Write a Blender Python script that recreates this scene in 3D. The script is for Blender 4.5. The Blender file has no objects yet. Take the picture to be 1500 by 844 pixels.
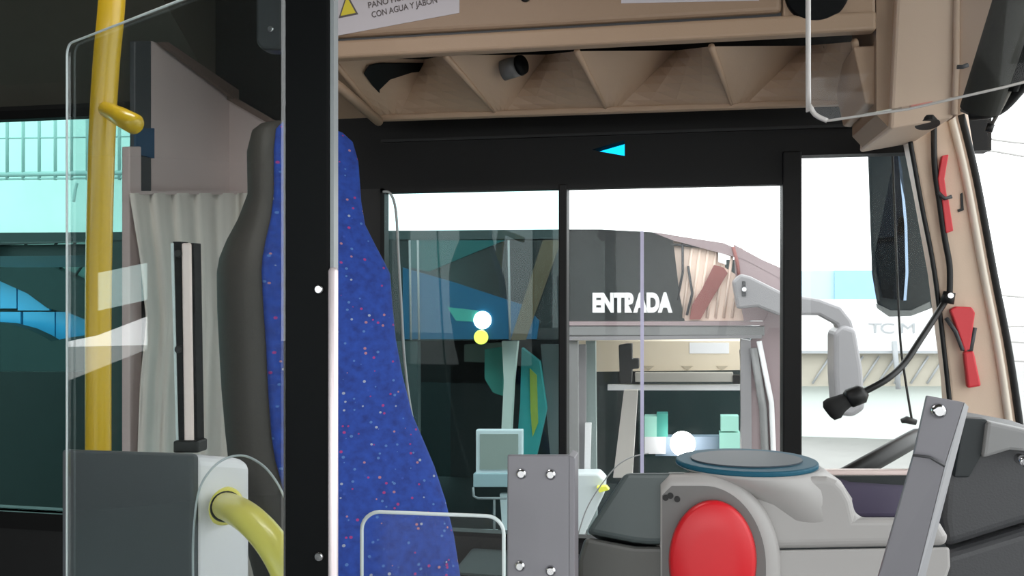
import bpy, bmesh, math, random
from mathutils import Vector, Matrix
random.seed(4)
sc = bpy.context.scene
COL = sc.collection
R = math.radians
# ------------------------------------------------------------------ camera, sky, lights, exposure
F = 1300.0                      # focal length in pixels of the 1500 px wide frame
YAW = R(11)
CAM = Vector((0, 0, 1.45))
cd = bpy.data.cameras.new('camera'); cd.sensor_width = 36; cd.lens = 36 * F / 1500; cd.clip_start = .02; cd.clip_end = 200
cam = bpy.data.objects.new('camera', cd); COL.objects.link(cam)
cam.location = CAM; cam.rotation_euler = (R(90), 0, YAW); sc.camera = cam
sc.view_settings.view_transform = 'Standard'; sc.view_settings.look = 'None'
sc.view_settings.gamma = 1; sc.view_settings.use_curve_mapping = False
sc.view_settings.exposure = 0.0
wd = bpy.data.worlds.new('sky'); sc.world = wd; wd.use_nodes = True
bg = wd.node_tree.nodes['Background']; bg.inputs[0].default_value = (.97, .99, 1, 1); bg.inputs[1].default_value = 3.2
sc.cycles.max_bounces = 10; sc.cycles.transparent_max_bounces = 24; sc.cycles.diffuse_bounces = 5
sc.cycles.use_denoising = True

# ------------------------------------------------------------------ helpers
RX = Vector((math.cos(YAW), math.sin(YAW), 0)); FW = Vector((-math.sin(YAW), math.cos(YAW), 0))
def ray(px, py): return RX * ((px - 750) / F) + FW + Vector((0, 0, -(py - 422) / F))
def P(px, py, Y):               # point on the vertical plane y = Y (planes along the bus)
    d = ray(px, py); return CAM + d * (Y / d.y)
def PX(px, py, X):              # point on the vertical plane x = X (planes across the bus)
    d = ray(px, py); return CAM + d * (X / d.x)
def D(px, py, dep): return CAM + ray(px, py) * dep
def poly(pts, Y): return [P(a, b, Y) for a, b in pts]

def mat(name, col, rough=.5, metal=0, var=0, vs=8, bump=0, bs=60, spec=.5, emit=None, es=1, coat=0):
    m = bpy.data.materials.new(name); m.use_nodes = True
    nt = m.node_tree; b = nt.nodes['Principled BSDF']
    b.inputs['Base Color'].default_value = (*col, 1); b.inputs['Roughness'].default_value = rough
    b.inputs['Metallic'].default_value = metal; b.inputs['Specular IOR Level'].default_value = spec
    b.inputs['Coat Weight'].default_value = coat
    if emit: b.inputs['Emission Color'].default_value = (*emit, 1); b.inputs['Emission Strength'].default_value = es
    tc = nt.nodes.new('ShaderNodeTexCoord')
    if var:
        n = nt.nodes.new('ShaderNodeTexNoise'); n.inputs['Scale'].default_value = vs; n.inputs['Detail'].default_value = 4
        nt.links.new(tc.outputs['Object'], n.inputs['Vector'])
        mx = nt.nodes.new('ShaderNodeMix'); mx.data_type = 'RGBA'
        mx.inputs[6].default_value = (*[c * (1 - var) for c in col], 1); mx.inputs[7].default_value = (*[min(1, c * (1 + var)) for c in col], 1)
        nt.links.new(n.outputs['Fac'], mx.inputs[0]); nt.links.new(mx.outputs[2], b.inputs['Base Color'])
    if bump:
        n = nt.nodes.new('ShaderNodeTexNoise'); n.inputs['Scale'].default_value = bs
        nt.links.new(tc.outputs['Object'], n.inputs['Vector'])
        bp = nt.nodes.new('ShaderNodeBump'); bp.inputs['Strength'].default_value = bump; bp.inputs['Distance'].default_value = .002
        nt.links.new(n.outputs['Fac'], bp.inputs['Height']); nt.links.new(bp.outputs[0], b.inputs['Normal'])
    return m
def glassmat(name, tint, refl=.06, rough=.0, dust=0, dcol=(.7, .72, .72)):
    m = bpy.data.materials.new(name); m.use_nodes = True; nt = m.node_tree; nt.nodes.clear()
    o = nt.nodes.new('ShaderNodeOutputMaterial'); t = nt.nodes.new('ShaderNodeBsdfTransparent'); g = nt.nodes.new('ShaderNodeBsdfGlossy')
    t.inputs[0].default_value = (*tint, 1); g.inputs['Roughness'].default_value = rough
    lw = nt.nodes.new('ShaderNodeLayerWeight'); lw.inputs[0].default_value = .5
    fr = nt.nodes.new('ShaderNodeMath'); fr.operation = 'POWER'; fr.inputs[1].default_value = 5; nt.links.new(lw.outputs['Facing'], fr.inputs[0])
    mr = nt.nodes.new('ShaderNodeMath'); mr.operation = 'MULTIPLY_ADD'; mr.inputs[1].default_value = .9; mr.inputs[2].default_value = refl
    nt.links.new(fr.outputs[0], mr.inputs[0])
    mx = nt.nodes.new('ShaderNodeMixShader'); nt.links.new(mr.outputs[0], mx.inputs[0]); nt.links.new(t.outputs[0], mx.inputs[1]); nt.links.new(g.outputs[0], mx.inputs[2])
    out = mx
    if dust:
        df = nt.nodes.new('ShaderNodeBsdfDiffuse'); df.inputs[0].default_value = (*dcol, 1)
        tr = nt.nodes.new('ShaderNodeBsdfTranslucent'); tr.inputs[0].default_value = (*dcol, 1)
        ad = nt.nodes.new('ShaderNodeMixShader'); nt.links.new(df.outputs[0], ad.inputs[1]); nt.links.new(tr.outputs[0], ad.inputs[2])
        n = nt.nodes.new('ShaderNodeTexNoise'); n.inputs['Scale'].default_value = 3; tc = nt.nodes.new('ShaderNodeTexCoord')
        nt.links.new(tc.outputs['Object'], n.inputs['Vector'])
        mm = nt.nodes.new('ShaderNodeMath'); mm.operation = 'MULTIPLY'; mm.inputs[1].default_value = dust * 2; nt.links.new(n.outputs['Fac'], mm.inputs[0])
        m2 = nt.nodes.new('ShaderNodeMixShader'); nt.links.new(mm.outputs[0], m2.inputs[0]); nt.links.new(mx.outputs[0], m2.inputs[1]); nt.links.new(ad.outputs[0], m2.inputs[2]); out = m2
    nt.links.new(out.outputs[0], o.inputs[0])
    return m

class MB:
    def __init__(s): s.v = []; s.f = []; s.sm = []
    def add(s, vs, fs, smooth=False):
        b = len(s.v); s.v += [tuple(v) for v in vs]; s.f += [tuple(i + b for i in f) for f in fs]; s.sm += [smooth] * len(fs); return s
    def prism(s, pts, vec):
        pts = [Vector(p) for p in pts]; vec = Vector(vec); n = len(pts)
        return s.add(pts + [p + vec for p in pts], [tuple(range(n))[::-1], tuple(range(n, 2 * n))] + [(i, (i + 1) % n, n + (i + 1) % n, n + i) for i in range(n)])
    def box(s, a, b):
        x0, x1 = sorted((a[0], b[0])); y0, y1 = sorted((a[1], b[1])); z0, z1 = sorted((a[2], b[2]))
        return s.prism([(x0, y0, z0), (x1, y0, z0), (x1, y1, z0), (x0, y1, z0)], (0, 0, z1 - z0))
    def tube(s, path, r, n=14, closed=False, caps=True):
        path = [Vector(p) for p in path]; N = len(path); rs = r if isinstance(r, (list, tuple)) else [r] * N
        vs = []; up = None
        for i, p in enumerate(path):
            if closed: t = path[(i + 1) % N] - path[i - 1]
            else: t = path[min(i + 1, N - 1)] - path[max(i - 1, 0)]
            t.normalize()
            if up is None: up = t.orthogonal().normalized()
            up = (up - t * up.dot(t)).normalized(); q = t.cross(up)
            for k in range(n):
                a = 2 * math.pi * k / n; vs.append(p + (up * math.cos(a) + q * math.sin(a)) * rs[i])
        fs = []
        for i in range(N if closed else N - 1):
            j = (i + 1) % N
            for k in range(n): fs.append((i * n + k, i * n + (k + 1) % n, j * n + (k + 1) % n, j * n + k))
        if caps and not closed: fs += [tuple(range(n))[::-1], tuple(range((N - 1) * n, N * n))]
        return s.add(vs, fs, True)
    def loft(s, rings, caps=True, smooth=True):
        n = len(rings[0]); vs = [v for r in rings for v in r]; fs = []
        for i in range(len(rings) - 1):
            for k in range(n): fs.append((i * n + k, i * n + (k + 1) % n, (i + 1) * n + (k + 1) % n, (i + 1) * n + k))
        s.add(vs, fs, smooth)
        if caps:
            s.add(rings[0], [tuple(range(n))[::-1]]); s.add(rings[-1], [tuple(range(n))])
        return s
    def disc(s, c, nrm, r, th, n=24, rr=None, bev=.0):
        c = Vector(c); nrm = Vector(nrm).normalized(); u = nrm.orthogonal().normalized(); w = nrm.cross(u)
        prof = [(r, 0), (r, th - bev), (r - bev, th)] if bev else [(r, 0), (r, th)]
        rings = [[c + nrm * h + (u * math.cos(2 * math.pi * k / n) + w * math.sin(2 * math.pi * k / n)) * q for k in range(n)] for q, h in prof]
        return s.loft(rings, smooth=bool(bev))
    def build(s, name, m, parent=None, bevel=0, seg=2, kind=None, sub=0, smooth=None):
        me = bpy.data.meshes.new(name)
        c = Vector((0, 0, 0))
        if s.v:
            c = Vector([(min(v[i] for v in s.v) + max(v[i] for v in s.v)) / 2 for i in range(3)])
        base = Vector((0, 0, 0))
        o = bpy.data.objects.new(name, me)
        par = parent
        if par is None: base = c
        me.from_pydata([Vector(v) - base for v in s.v], [], s.f)
        me.polygons.foreach_set('use_smooth', s.sm if smooth is None else [smooth] * len(s.sm))
        bm = bmesh.new(); bm.from_mesh(me)
        bmesh.ops.remove_doubles(bm, verts=bm.verts, dist=1e-5); bmesh.ops.recalc_face_normals(bm, faces=bm.faces); bm.to_mesh(me); bm.free()
        me.materials.append(m); COL.objects.link(o)
        if par is None: o.location = base
        else:
            o.parent = par; bpy_w[o] = True
            o.matrix_parent_inverse = WM[par].inverted()
        WM[o] = Matrix.Translation(base)
        if par is not None: WM[o] = Matrix.Identity(4)
        if bevel:
            b = o.modifiers.new('bevel', 'BEVEL'); b.width = bevel; b.segments = seg; b.limit_method = 'ANGLE'; b.angle_limit = R(35)
            b.harden_normals = False
        if sub:
            b = o.modifiers.new('sub', 'SUBSURF'); b.levels = sub; b.render_levels = sub
        if kind: o['kind'] = kind
        return o
WM = {}; bpy_w = {}
def thing(name, label, cat, loc=(0, 0, 0), group=None):
    o = bpy.data.objects.new(name, None); COL.objects.link(o); o.location = loc; o.empty_display_size = .05
    WM[o] = Matrix.Translation(Vector(loc)); o['label'] = label; o['category'] = cat
    if group: o['group'] = group
    return o
def tag(o, label, cat, group=None):
    o['label'] = label; o['category'] = cat
    if group: o['group'] = group
    return o
def setting(name, mb, m, parent=None, **k):
    o = mb.build(name, m, parent, **k)
    if parent is None: o['kind'] = 'structure'
    return o
def part_label(o, l): o['label'] = l; return o
def text(name, body, m, parent, origin, xdir, updir, size, width=None, ext=.0006, bold=0):
    cu = bpy.data.curves.new(name, 'FONT'); cu.body = body; cu.size = size; cu.extrude = ext; cu.offset = bold
    tmp = bpy.data.objects.new(name, cu); COL.objects.link(tmp); bpy.context.view_layer.update()
    dg = bpy.context.evaluated_depsgraph_get(); me = bpy.data.meshes.new_from_object(tmp.evaluated_get(dg)); bpy.data.objects.remove(tmp)
    xs = [v.co.x for v in me.vertices]; w = max(xs) - min(xs); k = (width / w) if width else 1
    x = Vector(xdir).normalized(); u = Vector(updir).normalized(); n = x.cross(u).normalized(); x0 = min(xs); og = Vector(origin)
    for v in me.vertices: v.co = og + x * (v.co.x - x0) * k + u * v.co.y + n * v.co.z
    me.materials.clear(); me.materials.append(m)
    o = bpy.data.objects.new(name, me); COL.objects.link(o)
    if parent is not None: o.parent = parent; o.matrix_parent_inverse = WM[parent].inverted()
    WM[o] = Matrix.Identity(4)
    return o
def arc(c, r, a0, a1, n, u, w): return [Vector(c) + (Vector(u) * math.cos(a0 + (a1 - a0) * i / n) + Vector(w) * math.sin(a0 + (a1 - a0) * i / n)) * r for i in range(n + 1)]
def smoothpath(pts, n=6):
    pts = [Vector(p) for p in pts]; out = []
    for i in range(len(pts) - 1):
        p0 = pts[max(i - 1, 0)]; p1 = pts[i]; p2 = pts[i + 1]; p3 = pts[min(i + 2, len(pts) - 1)]
        for k in range(n):
            t = k / n
            out.append(.5 * ((2 * p1) + (p2 - p0) * t + (2 * p0 - 5 * p1 + 4 * p2 - p3) * t * t + (3 * p1 - p0 - 3 * p2 + p3) * t ** 3))
    out.append(pts[-1]); return out

# ------------------------------------------------------------------ materials
M = dict(
    black=mat('black_paint', (.006, .006, .006), .55, var=.2, spec=.3),
    blacksatin=mat('black_satin', (.003, .0035, .004), .5, spec=.12),
    lining=mat('dark_lining', (.012, .012, .012), .6, var=.3),
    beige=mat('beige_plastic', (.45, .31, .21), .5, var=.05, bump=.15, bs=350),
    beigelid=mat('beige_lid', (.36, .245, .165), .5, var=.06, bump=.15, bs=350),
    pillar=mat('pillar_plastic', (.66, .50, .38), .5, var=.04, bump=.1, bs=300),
    cream=mat('cream_cloth', (.80, .77, .71), .8, var=.08),
    panel=mat('pink_panel', (.60, .50, .48), .6, var=.08),
    ceil=mat('ceiling_lining', (.09, .085, .068), .8, var=.15),
    yellow=mat('yellow_paint', (.66, .43, .015), .3, var=.04, coat=.3),
    yellowpale=mat('yellow_rubber', (.82, .74, .16), .35, coat=.2),
    red=mat('red_plastic', (.62, .010, .018), .4, var=.04),
    hammer=mat('red_hammer_plastic', (.62, .03, .04), .4),
    chrome=mat('chrome', (.75, .75, .77), .18, 1),
    alu=mat('aluminium', (.85, .70, .66), .4, .2),
    steel=mat('grey_painted_steel', (.23, .225, .245), .45, .25, var=.06),
    greybox=mat('dark_grey_plastic', (.065, .073, .08), .4, var=.1, vs=5),
    greylight=mat('light_grey_plastic', (.78, .77, .80), .4, var=.03),
    machine=mat('machine_grey', (.38, .365, .355), .42, var=.03),
    machinedark=mat('machine_dark_grey', (.095, .095, .088), .45, var=.05),
    ring=mat('machine_mid_grey', (.145, .14, .135), .42),
    machteal=mat('machine_green_grey', (.085, .105, .105), .35, var=.08),
    display=mat('blue_display', (.015, .09, .14), .45, spec=.15),
    dash=mat('dash_plastic', (.055, .056, .06), .5, var=.05, bump=.2, bs=400),
    dashdark=mat('dash_dark', (.015, .02, .022), .5),
    purple=mat('violet_panel', (.10, .085, .14), .3),
    shell=mat('seat_shell', (.055, .05, .044), .6, var=.12, bump=.2, bs=200),
    rubber=mat('black_rubber', (.011, .011, .011), .45, spec=.35),
    sticker=mat('white_sticker', (.62, .58, .62), .5),
    ink=mat('ink', (.12, .1, .1), .6), signyellow=mat('sign_yellow', (.75, .62, .03), .5), 
    nbody=mat('bus_body_grey', (.045, .058, .058), .3, var=.2, vs=1.5),
    nblack=mat('bus_black_panel', (.028, .030, .030), .25, var=.2, vs=3),
    nbeige=mat('bus_beige', (.75, .65, .50), .5), npeach=mat('bus_peach_cloth', (.85, .68, .58), .7, var=.06), nbrown=mat('bus_brown_red', (.28, .10, .09), .6),
    nmauve=mat('bus_mauve_panel', (.36, .28, .29), .4), ngrey=mat('bus_grey_rail', (.28, .27, .28), .4), nmid=mat('bus_mid_grey', (.24, .24, .24), .35),
    ndark=mat('bus_interior_dark', (.010, .018, .018), .6, var=.3), nteal=mat('bus_teal_cloth', (.05, .30, .25), .7, var=.2), ngreenbox=mat('pale_green_box', (.35, .68, .58), .5),
    white=mat('white_paint', (.85, .85, .86), .4, var=.02), whitelet=mat('white_letters', (.95, .95, .95), .5, emit=(1, 1, 1), es=.0),
    greylet=mat('grey_letters', (.38, .40, .42), .5), paleblue=mat('pale_blue_cladding', (.25, .5, .75), .6, var=.1, vs=1),
    tarp=mat('beige_tarp', (.46, .43, .36), .7, var=.1), asphalt=mat('asphalt', (.30, .30, .29), .9, var=.15, vs=3, bump=.3),
    hall=mat('pale_cladding', (.62, .72, .68), .6, var=.06, vs=2), hallblue=mat('blue_glazing', (.08, .35, .65), .2), halldark=mat('dark_steel', (.01, .015, .015), .7, var=.3),
    mirrorglass=mat('mirror_glass', (.8, .85, .9), .02, 1), mirrorcase=mat('mirror_case', (.015, .026, .03), .45, spec=.3),
    floor=mat('vinyl_floor', (.09, .09, .095), .7, var=.2, vs=20),
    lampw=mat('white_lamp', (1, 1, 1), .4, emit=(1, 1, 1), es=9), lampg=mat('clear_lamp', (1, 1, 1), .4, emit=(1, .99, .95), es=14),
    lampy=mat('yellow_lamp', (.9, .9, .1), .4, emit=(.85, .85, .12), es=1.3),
    edge=mat('acrylic_edge', (.62, .70, .70), .25, spec=.8), lavender=mat('lavender_strip', (.75, .72, .95), .4),
)
M['acrylic'] = glassmat('clear_acrylic', (.985, .99, .99), .012, .0, .004)
M['acrylicL'] = glassmat('green_tinted_acrylic', (.95, .98, .975), .08, .0, .006)
M['clear'] = glassmat('clear_glass', (.97, .985, .98), .01, 0, .006)
M['teal'] = glassmat('teal_glass', (.74, .88, .88), .02, 0, .004)
M['tint'] = glassmat('cyan_tinted_glass', (.66, .89, .87), -.02)
M['bluetint'] = glassmat('dark_teal_glass', (.75, .9, .9), .0)
# moquette: blue cloth with small coloured dots
def moquette():
    m = mat('blue_moquette', (.02, .04, .28), .85); nt = m.node_tree; b = nt.nodes['Principled BSDF']
    tc = nt.nodes.new('ShaderNodeTexCoord'); mp = nt.nodes.new('ShaderNodeMapping'); mp.inputs['Scale'].default_value = (1, 1, 1.6)
    nt.links.new(tc.outputs['Object'], mp.inputs[0])
    n = nt.nodes.new('ShaderNodeTexNoise'); n.inputs['Scale'].default_value = 45; n.inputs['Detail'].default_value = 3; nt.links.new(mp.outputs[0], n.inputs['Vector'])
    base = nt.nodes.new('ShaderNodeMix'); base.data_type = 'RGBA'; base.inputs[6].default_value = (.004, .012, .12, 1); base.inputs[7].default_value = (.018, .085, .48, 1)
    nt.links.new(n.outputs['Fac'], base.inputs[0])
    v = nt.nodes.new('ShaderNodeTexVoronoi'); v.inputs['Scale'].default_value = 46; nt.links.new(mp.outputs[0], v.inputs['Vector'])
    lt = nt.nodes.new('ShaderNodeMath'); lt.operation = 'LESS_THAN'; lt.inputs[1].default_value = .19; nt.links.new(v.outputs['Distance'], lt.inputs[0])
    sep = nt.nodes.new('ShaderNodeSeparateColor'); nt.links.new(v.outputs['Color'], sep.inputs[0])
    cr = nt.nodes.new('ShaderNodeValToRGB'); e = cr.color_ramp; e.interpolation = 'CONSTANT'
    e.elements[0].color = (.42, .03, .16, 1); e.elements[1].position = .3; e.elements[1].color = (.10, .22, .50, 1)
    for p, c in ((.62, (.5, .22, .2, 1)), (.78, (.4, .45, .5, 1)), (.9, (.03, .08, .4, 1))):
        q = e.elements.new(p); q.color = c
    nt.links.new(sep.outputs[0], cr.inputs[0])
    s7 = nt.nodes.new('ShaderNodeMath'); s7.operation = 'MULTIPLY'; s7.inputs[1].default_value = .75; nt.links.new(lt.outputs[0], s7.inputs[0])
    mx = nt.nodes.new('ShaderNodeMix'); mx.data_type = 'RGBA'; nt.links.new(s7.outputs[0], mx.inputs[0]); nt.links.new(base.outputs[2], mx.inputs[6]); nt.links.new(cr.outputs[0], mx.inputs[7])
    nt.links.new(mx.outputs[2], b.inputs['Base Color']); return m
M['moquette'] = moquette()

# ------------------------------------------------------------------ the bus shell
YW = 2.3; TH = .06; CZ = 2.32
zs = P(700, 786, YW).z; zh = P(850, 270, YW).z; zh2 = P(1230, 226, YW).z; zhr = P(60, 164, YW).z
xw0 = P(558, 400, YW).x; xm0 = P(1146, 400, YW).x; xm1 = P(1174, 400, YW).x
XP = -1.25                        # partition behind the driver
setting('floor', MB().box((-6, -.9, -.06), (1.1, YW + TH, 0)), M['floor'])
setting('ceiling', MB().box((-6, -.9, CZ), (1.1, YW + TH, CZ + .05)), M['ceil'])
w = MB()
w.box((-6, YW, 0), (.62, YW + TH, zs))                       # below the windows
w.box((XP - .2, YW, zs), (xw0, YW + TH, zh))                 # pillar behind the driver's window
w.box((-6, YW, zhr), (XP - .2, YW + TH, CZ))
setting('wall_left', w, M['lining'])
h = MB()
# header with a small cyan gap made up to stand for a reflection
gx0, gx1 = P(868, 218, YW).x, P(915, 218, YW).x; gz0, gz1 = P(890, 229, YW).z, P(890, 206, YW).z
h.box((XP - .2, YW, zh), (gx0, YW + TH, CZ)); h.box((gx1, YW, zh), (xm1, YW + TH, CZ))
h.box((gx0, YW, zh), (gx1, YW + TH, gz0)); h.box((gx0, YW, gz1), (gx1, YW + TH, CZ))
h.prism([(gx0, YW, gz0), (gx1, YW, gz0), (gx0, YW, gz0 + .017)], (0, TH, 0)); h.prism([(gx0, YW, gz1), (gx1, YW, gz1), (gx0, YW, gz0 + .019)], (0, TH, 0))
h.box((xm1, YW, zh2), (.72, YW + TH, CZ))
hd = setting('trim_1', h, M['black'])
part_label(MB().box((P(560, 400, YW).x, YW - .012, P(850, 200, YW).z), (.55, YW, P(850, 196, YW).z)).build('ridge', M['lining'], hd), 'thin raised line along the black header')
MB().box((gx0, YW + .03, gz0), (gx1, YW + .034, gz1)).build('pane', glassmat('cyan_gap_glass', (.06, .55, .80), .01), hd)
rw = MB()  # unseen rear openings, placed and sloped for their reflections in the left screen
def yz(pts): rw.prism([(-6, a, b) for a, b in pts], (-.06, 0, 0))
yz([(-.9, 0), (.82, 0), (.82, CZ), (-.9, CZ)]); yz([(1.31, 0), (YW + TH, 0), (YW + TH, CZ), (1.31, CZ)])
yz([(.82, 0), (1.31, 0), (1.31, .84), (.82, 1.04)])                       # below the lower rear pane, its sill sloped for the reflection
yz([(.82, 1.26), (1.12, 1.14), (1.31, 1.10), (1.31, 1.6), (1.12, 1.55), (1.12, 1.30), (.82, 1.37)])
yz([(.82, 1.62), (1.12, 1.55), (1.31, 1.55), (1.31, CZ), (.82, CZ)])
wr_ = setting('wall_rear', rw, M['lining'])
MB().box((-6.03, .82, 1.28), (-6.025, 1.12, 1.65)).build('pane', glassmat('rear_tint', (.66, .74, .73), .02), wr_)
wr = MB().box((-6, -.96, 0), (-.9, -.9, .95)).box((-6, -.96, 1.95), (1.1, -.9, CZ)).box((.75, -.96, 0), (1.1, -.9, CZ))
wr.box((-6, -.96, .95), (-3.2, -.9, 1.95))  # rear windows closed off to keep their reflection out of the passenger window
for x in (-3.2, -1.9, -.95): wr.box((x, -.96, .95), (x + .12, -.9, 1.95))
setting('wall_right', wr, M['lining'])
# cove between window header and ceiling, behind the partition
cz = P(60, 122, YW - .05).z
setting('trim_2', MB().prism([(-6, YW, zhr + .02), (-6, YW - .05, cz), (-6, YW - .45, CZ), (-6, YW, CZ)], (6 + XP - .05, 0, 0)), M['ceil'])
# driver's window: frame, sliding bar, two panes, front quarter pane
wf = setting('window_1', MB().box((xm0, YW - .01, .5), (xm1, YW + TH, zh2 + .01)), M['black'], bevel=.004)
fr = MB(); t = .012
fr.box((xw0, YW - .006, zs), (xw0 + t, YW + .03, zh)).box((xw0, YW - .006, zh - t), (xm0, YW + .03, zh)).box((xw0, YW - .006, zs), (xm0, YW + .03, zs + t))
fr.build('window_frame', M['black'], wf)
xb0, xb1 = P(819, 450, YW).x, P(831, 450, YW).x
MB().box((xb0, YW - .012, zs), (xb1, YW + .045, zh)).build('sliding_bar', M['black'], wf, bevel=.003)
part_label(MB().box((xw0, YW + .036, zs), (xb1, YW + .040, zh)).build('pane', M['teal'], wf), 'teal tinted sliding pane')
part_label(MB().box((xb0, YW + .022, zs), (xm0, YW + .026, zh)).build('pane', M['clear'], wf), 'clear fixed pane')
part_label(MB().box((xm1, YW + .022, .5), (.66, YW + .026, zh2)).build('pane', M['clear'], wf), 'clear quarter pane beside the front pillar')
part_label(MB().box((P(940, 400, YW).x - .0045, YW + .02, zs + .1), (P(940, 400, YW).x + .0045, YW + .021, P(940, 338, YW).z)).build('edge_strip', M['lavender'], wf), 'thin lavender strip down the pane')
# passenger window
w2 = setting('window_2', MB().box((-6, YW - .01, zs - .05), (XP - .2, YW + .03, zs)).box((-6, YW - .01, zhr - .02), (XP - .2, YW + .03, zhr + .005)), M['black'])
part_label(MB().box((-6, YW + .02, zs), (XP - .2, YW + .026, zhr)).build('pane', M['tint'], w2), 'cyan tinted pane')
# windshield: curved glass from the left pillar round the front
pl = [(.70, 2.12), (.80, 1.95), (.92, 1.7), (1.02, 1.2), (1.06, .4), (1.06, -.9)]
ws = MB()
for (a, b), (c, d) in zip(pl[:-1], pl[1:]):
    ws.add([(a, b, .55), (c, d, .55), (c - .06, d, 2.2), (a - .06, b, 2.2)], [(0, 1, 2, 3)], True)
wsd = setting('window_3', ws, M['clear'])
fw = MB()
for (a, b), (c, d) in zip(pl[:-1], pl[1:]): fw.prism([(a, b, 0), (c, d, 0), (c + .05, d, 0), (a + .05, b, 0)], (0, 0, .6))
setting('wall_front', fw, M['dashdark'])

# A pillar, beige with rounded inner face and black seal
YP = 2.05
ap = MB().prism(poly([(1318, 150), (1416, 150), (1434, 260), (1455, 380), (1477, 500), (1499, 650), (1507, 800), (1402, 800), (1386, 560), (1366, 400), (1344, 280)], YP), (.03, .16, 0))
tp = setting('trim_3', ap, M['pillar'], bevel=.012, seg=3)
seal = smoothpath(poly([(1408, 168), (1430, 260), (1456, 400), (1479, 520), (1499, 660), (1509, 760)], YP), 5)
part_label(MB().tube(seal, .0075, 8).build('seal', M['rubber'], tp), 'black rubber seal')
part_label(MB().tube([p + Vector((-.022, -.004, 0)) for p in seal], .008, 8).build('edge_bead', mat('bead', (.7, .62, .52), .4), tp), 'pale bead beside the seal')
part_label(MB().tube(smoothpath(poly([(1332, 200), (1350, 300), (1369, 400), (1386, 540), (1397, 650)], YP - .005), 5), .005, 8).build('seal', M['rubber'], tp), 'black rubber seal on the window side')
sl_ = MB().prism(poly([(1407, 284), (1410, 282), (1412, 308), (1404, 311), (1403, 307), (1408, 305)], YP - .003), (0, .004, 0)).build('clip', M['rubber'], tp)

# ------------------------------------------------------------------ overhead console
YC = 1.80
con = thing('overhead_console', 'beige overhead console with a lid and scalloped pockets above the driver window', 'console', P(880, 165, 2.05))
zl = P(880, 68, YC).z
XL = P(440, 0, YC).x; XR = P(1282, 40, YC).x
# upper body behind the fascia
MB().box((XL, YC + .012, zl + .17), (XR, YW, CZ)).build('body', M['beige'], con, bevel=.01)
# lid panel (proud) with a seam line below
xlid = P(1145, 20, YC - .01).x
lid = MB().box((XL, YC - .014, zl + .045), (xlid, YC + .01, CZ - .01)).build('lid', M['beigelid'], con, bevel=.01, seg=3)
MB().box((xlid + .002, YC - .006, zl + .02), (XR, YC + .01, CZ - .01)).build('end_panel', M['beige'], con, bevel=.006)
part_label(MB().box((XL, YC - .002, zl + .036), (xlid, YC + .004, zl + .047)).build('seam', M['dash'], con), 'dark seam under the lid')
MB().box((XL, YC - .016, zl), (XR, YC + .02, zl + .038)).build('lip', M['beige'], con, bevel=.007, seg=3)
# pockets: zigzag surface, ridges and valleys
rt = [(484, 93), (652, 90), (845, 84), (1042, 77), (1252, 70)]; rb = [(556, 172), (726, 166), (888, 160), (1072, 155), (1268, 150)]
vt = [(622, 93), (800, 86), (990, 80), (1180, 73)]; vb = [(585, 170), (740, 165), (905, 159), (1092, 154)]
Yb = 2.10
MBp = MB(); zb = P(880, 163, Yb).z
zr = zl + .004
def PZ(px, py, z):
    d = ray(px, py); return CAM + d * ((z - CAM.z) / d.z)
RT = [P(a, b - 9, YC + .017) for a, b in rt]; RB = [P(a, b, Yb) for a, b in rb]
VT = [P(a, b - 6, YC + .26) for a, b in vt]; VB = [P(a, b, Yb) for a, b in vb]
facets_l = MB(); facets_d = MB()
for i in range(4):
    pk = MB()
    n = 7
    top1, bot1, vtop, vbot, top2, bot2 = RT[i], RB[i], VT[i], VB[i], RT[i + 1], RB[i + 1]
    rows = []
    for k in range(n + 1):
        t = k / n
        a = top1.lerp(bot1, t); v = vtop.lerp(vbot, t); c = top2.lerp(bot2, t)
        row = []
        for s in range(9):
            u = s / 8
            if u <= .5: q = a.lerp(v, u * 2)
            else: q = v.lerp(c, (u - .5) * 2)
            row.append(q)
        rows.append(row)
    vs = [q for r in rows for q in r]; fs = [(k * 9 + s, k * 9 + s + 1, (k + 1) * 9 + s + 1, (k + 1) * 9 + s) for k in range(n) for s in range(8)]
    pk.add(vs, fs, False)
    o = pk.build('pocket', M['beige'], con)
# roof over the pockets so no light leaks, bottom rail, end cheek, left diagonal rail
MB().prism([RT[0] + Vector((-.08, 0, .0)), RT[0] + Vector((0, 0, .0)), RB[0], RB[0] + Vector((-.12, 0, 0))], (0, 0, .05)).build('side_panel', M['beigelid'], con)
MB().prism([RB[0] + Vector((0, -.008, -.008)), RB[4] + Vector((0, -.008, -.004)), RB[4] + Vector((0, .02, -.004)), RB[0] + Vector((0, .02, -.008))], (0, 0, .014)).build('bottom_rail', M['beige'], con, bevel=.004)
MB().prism(poly([(1250, 68), (1283, 66), (1283, 153), (1268, 152)], YC + .02), (0, .25, 0)).build('end_cheek', M['beige'], con, bevel=.004)
MB().tube([P(470, 108, YC), P(500, 130, 1.86), P(555, 178, Yb - .02)], .012, 10).build('diagonal_rail', M['beigelid'], con)
for i in range(5):
    rdg = MB().tube([RT[i], RT[i].lerp(RB[i], .5), RB[i]], [.007, .0065, .003], 8).build('ridge', M['beige'], con)
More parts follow.
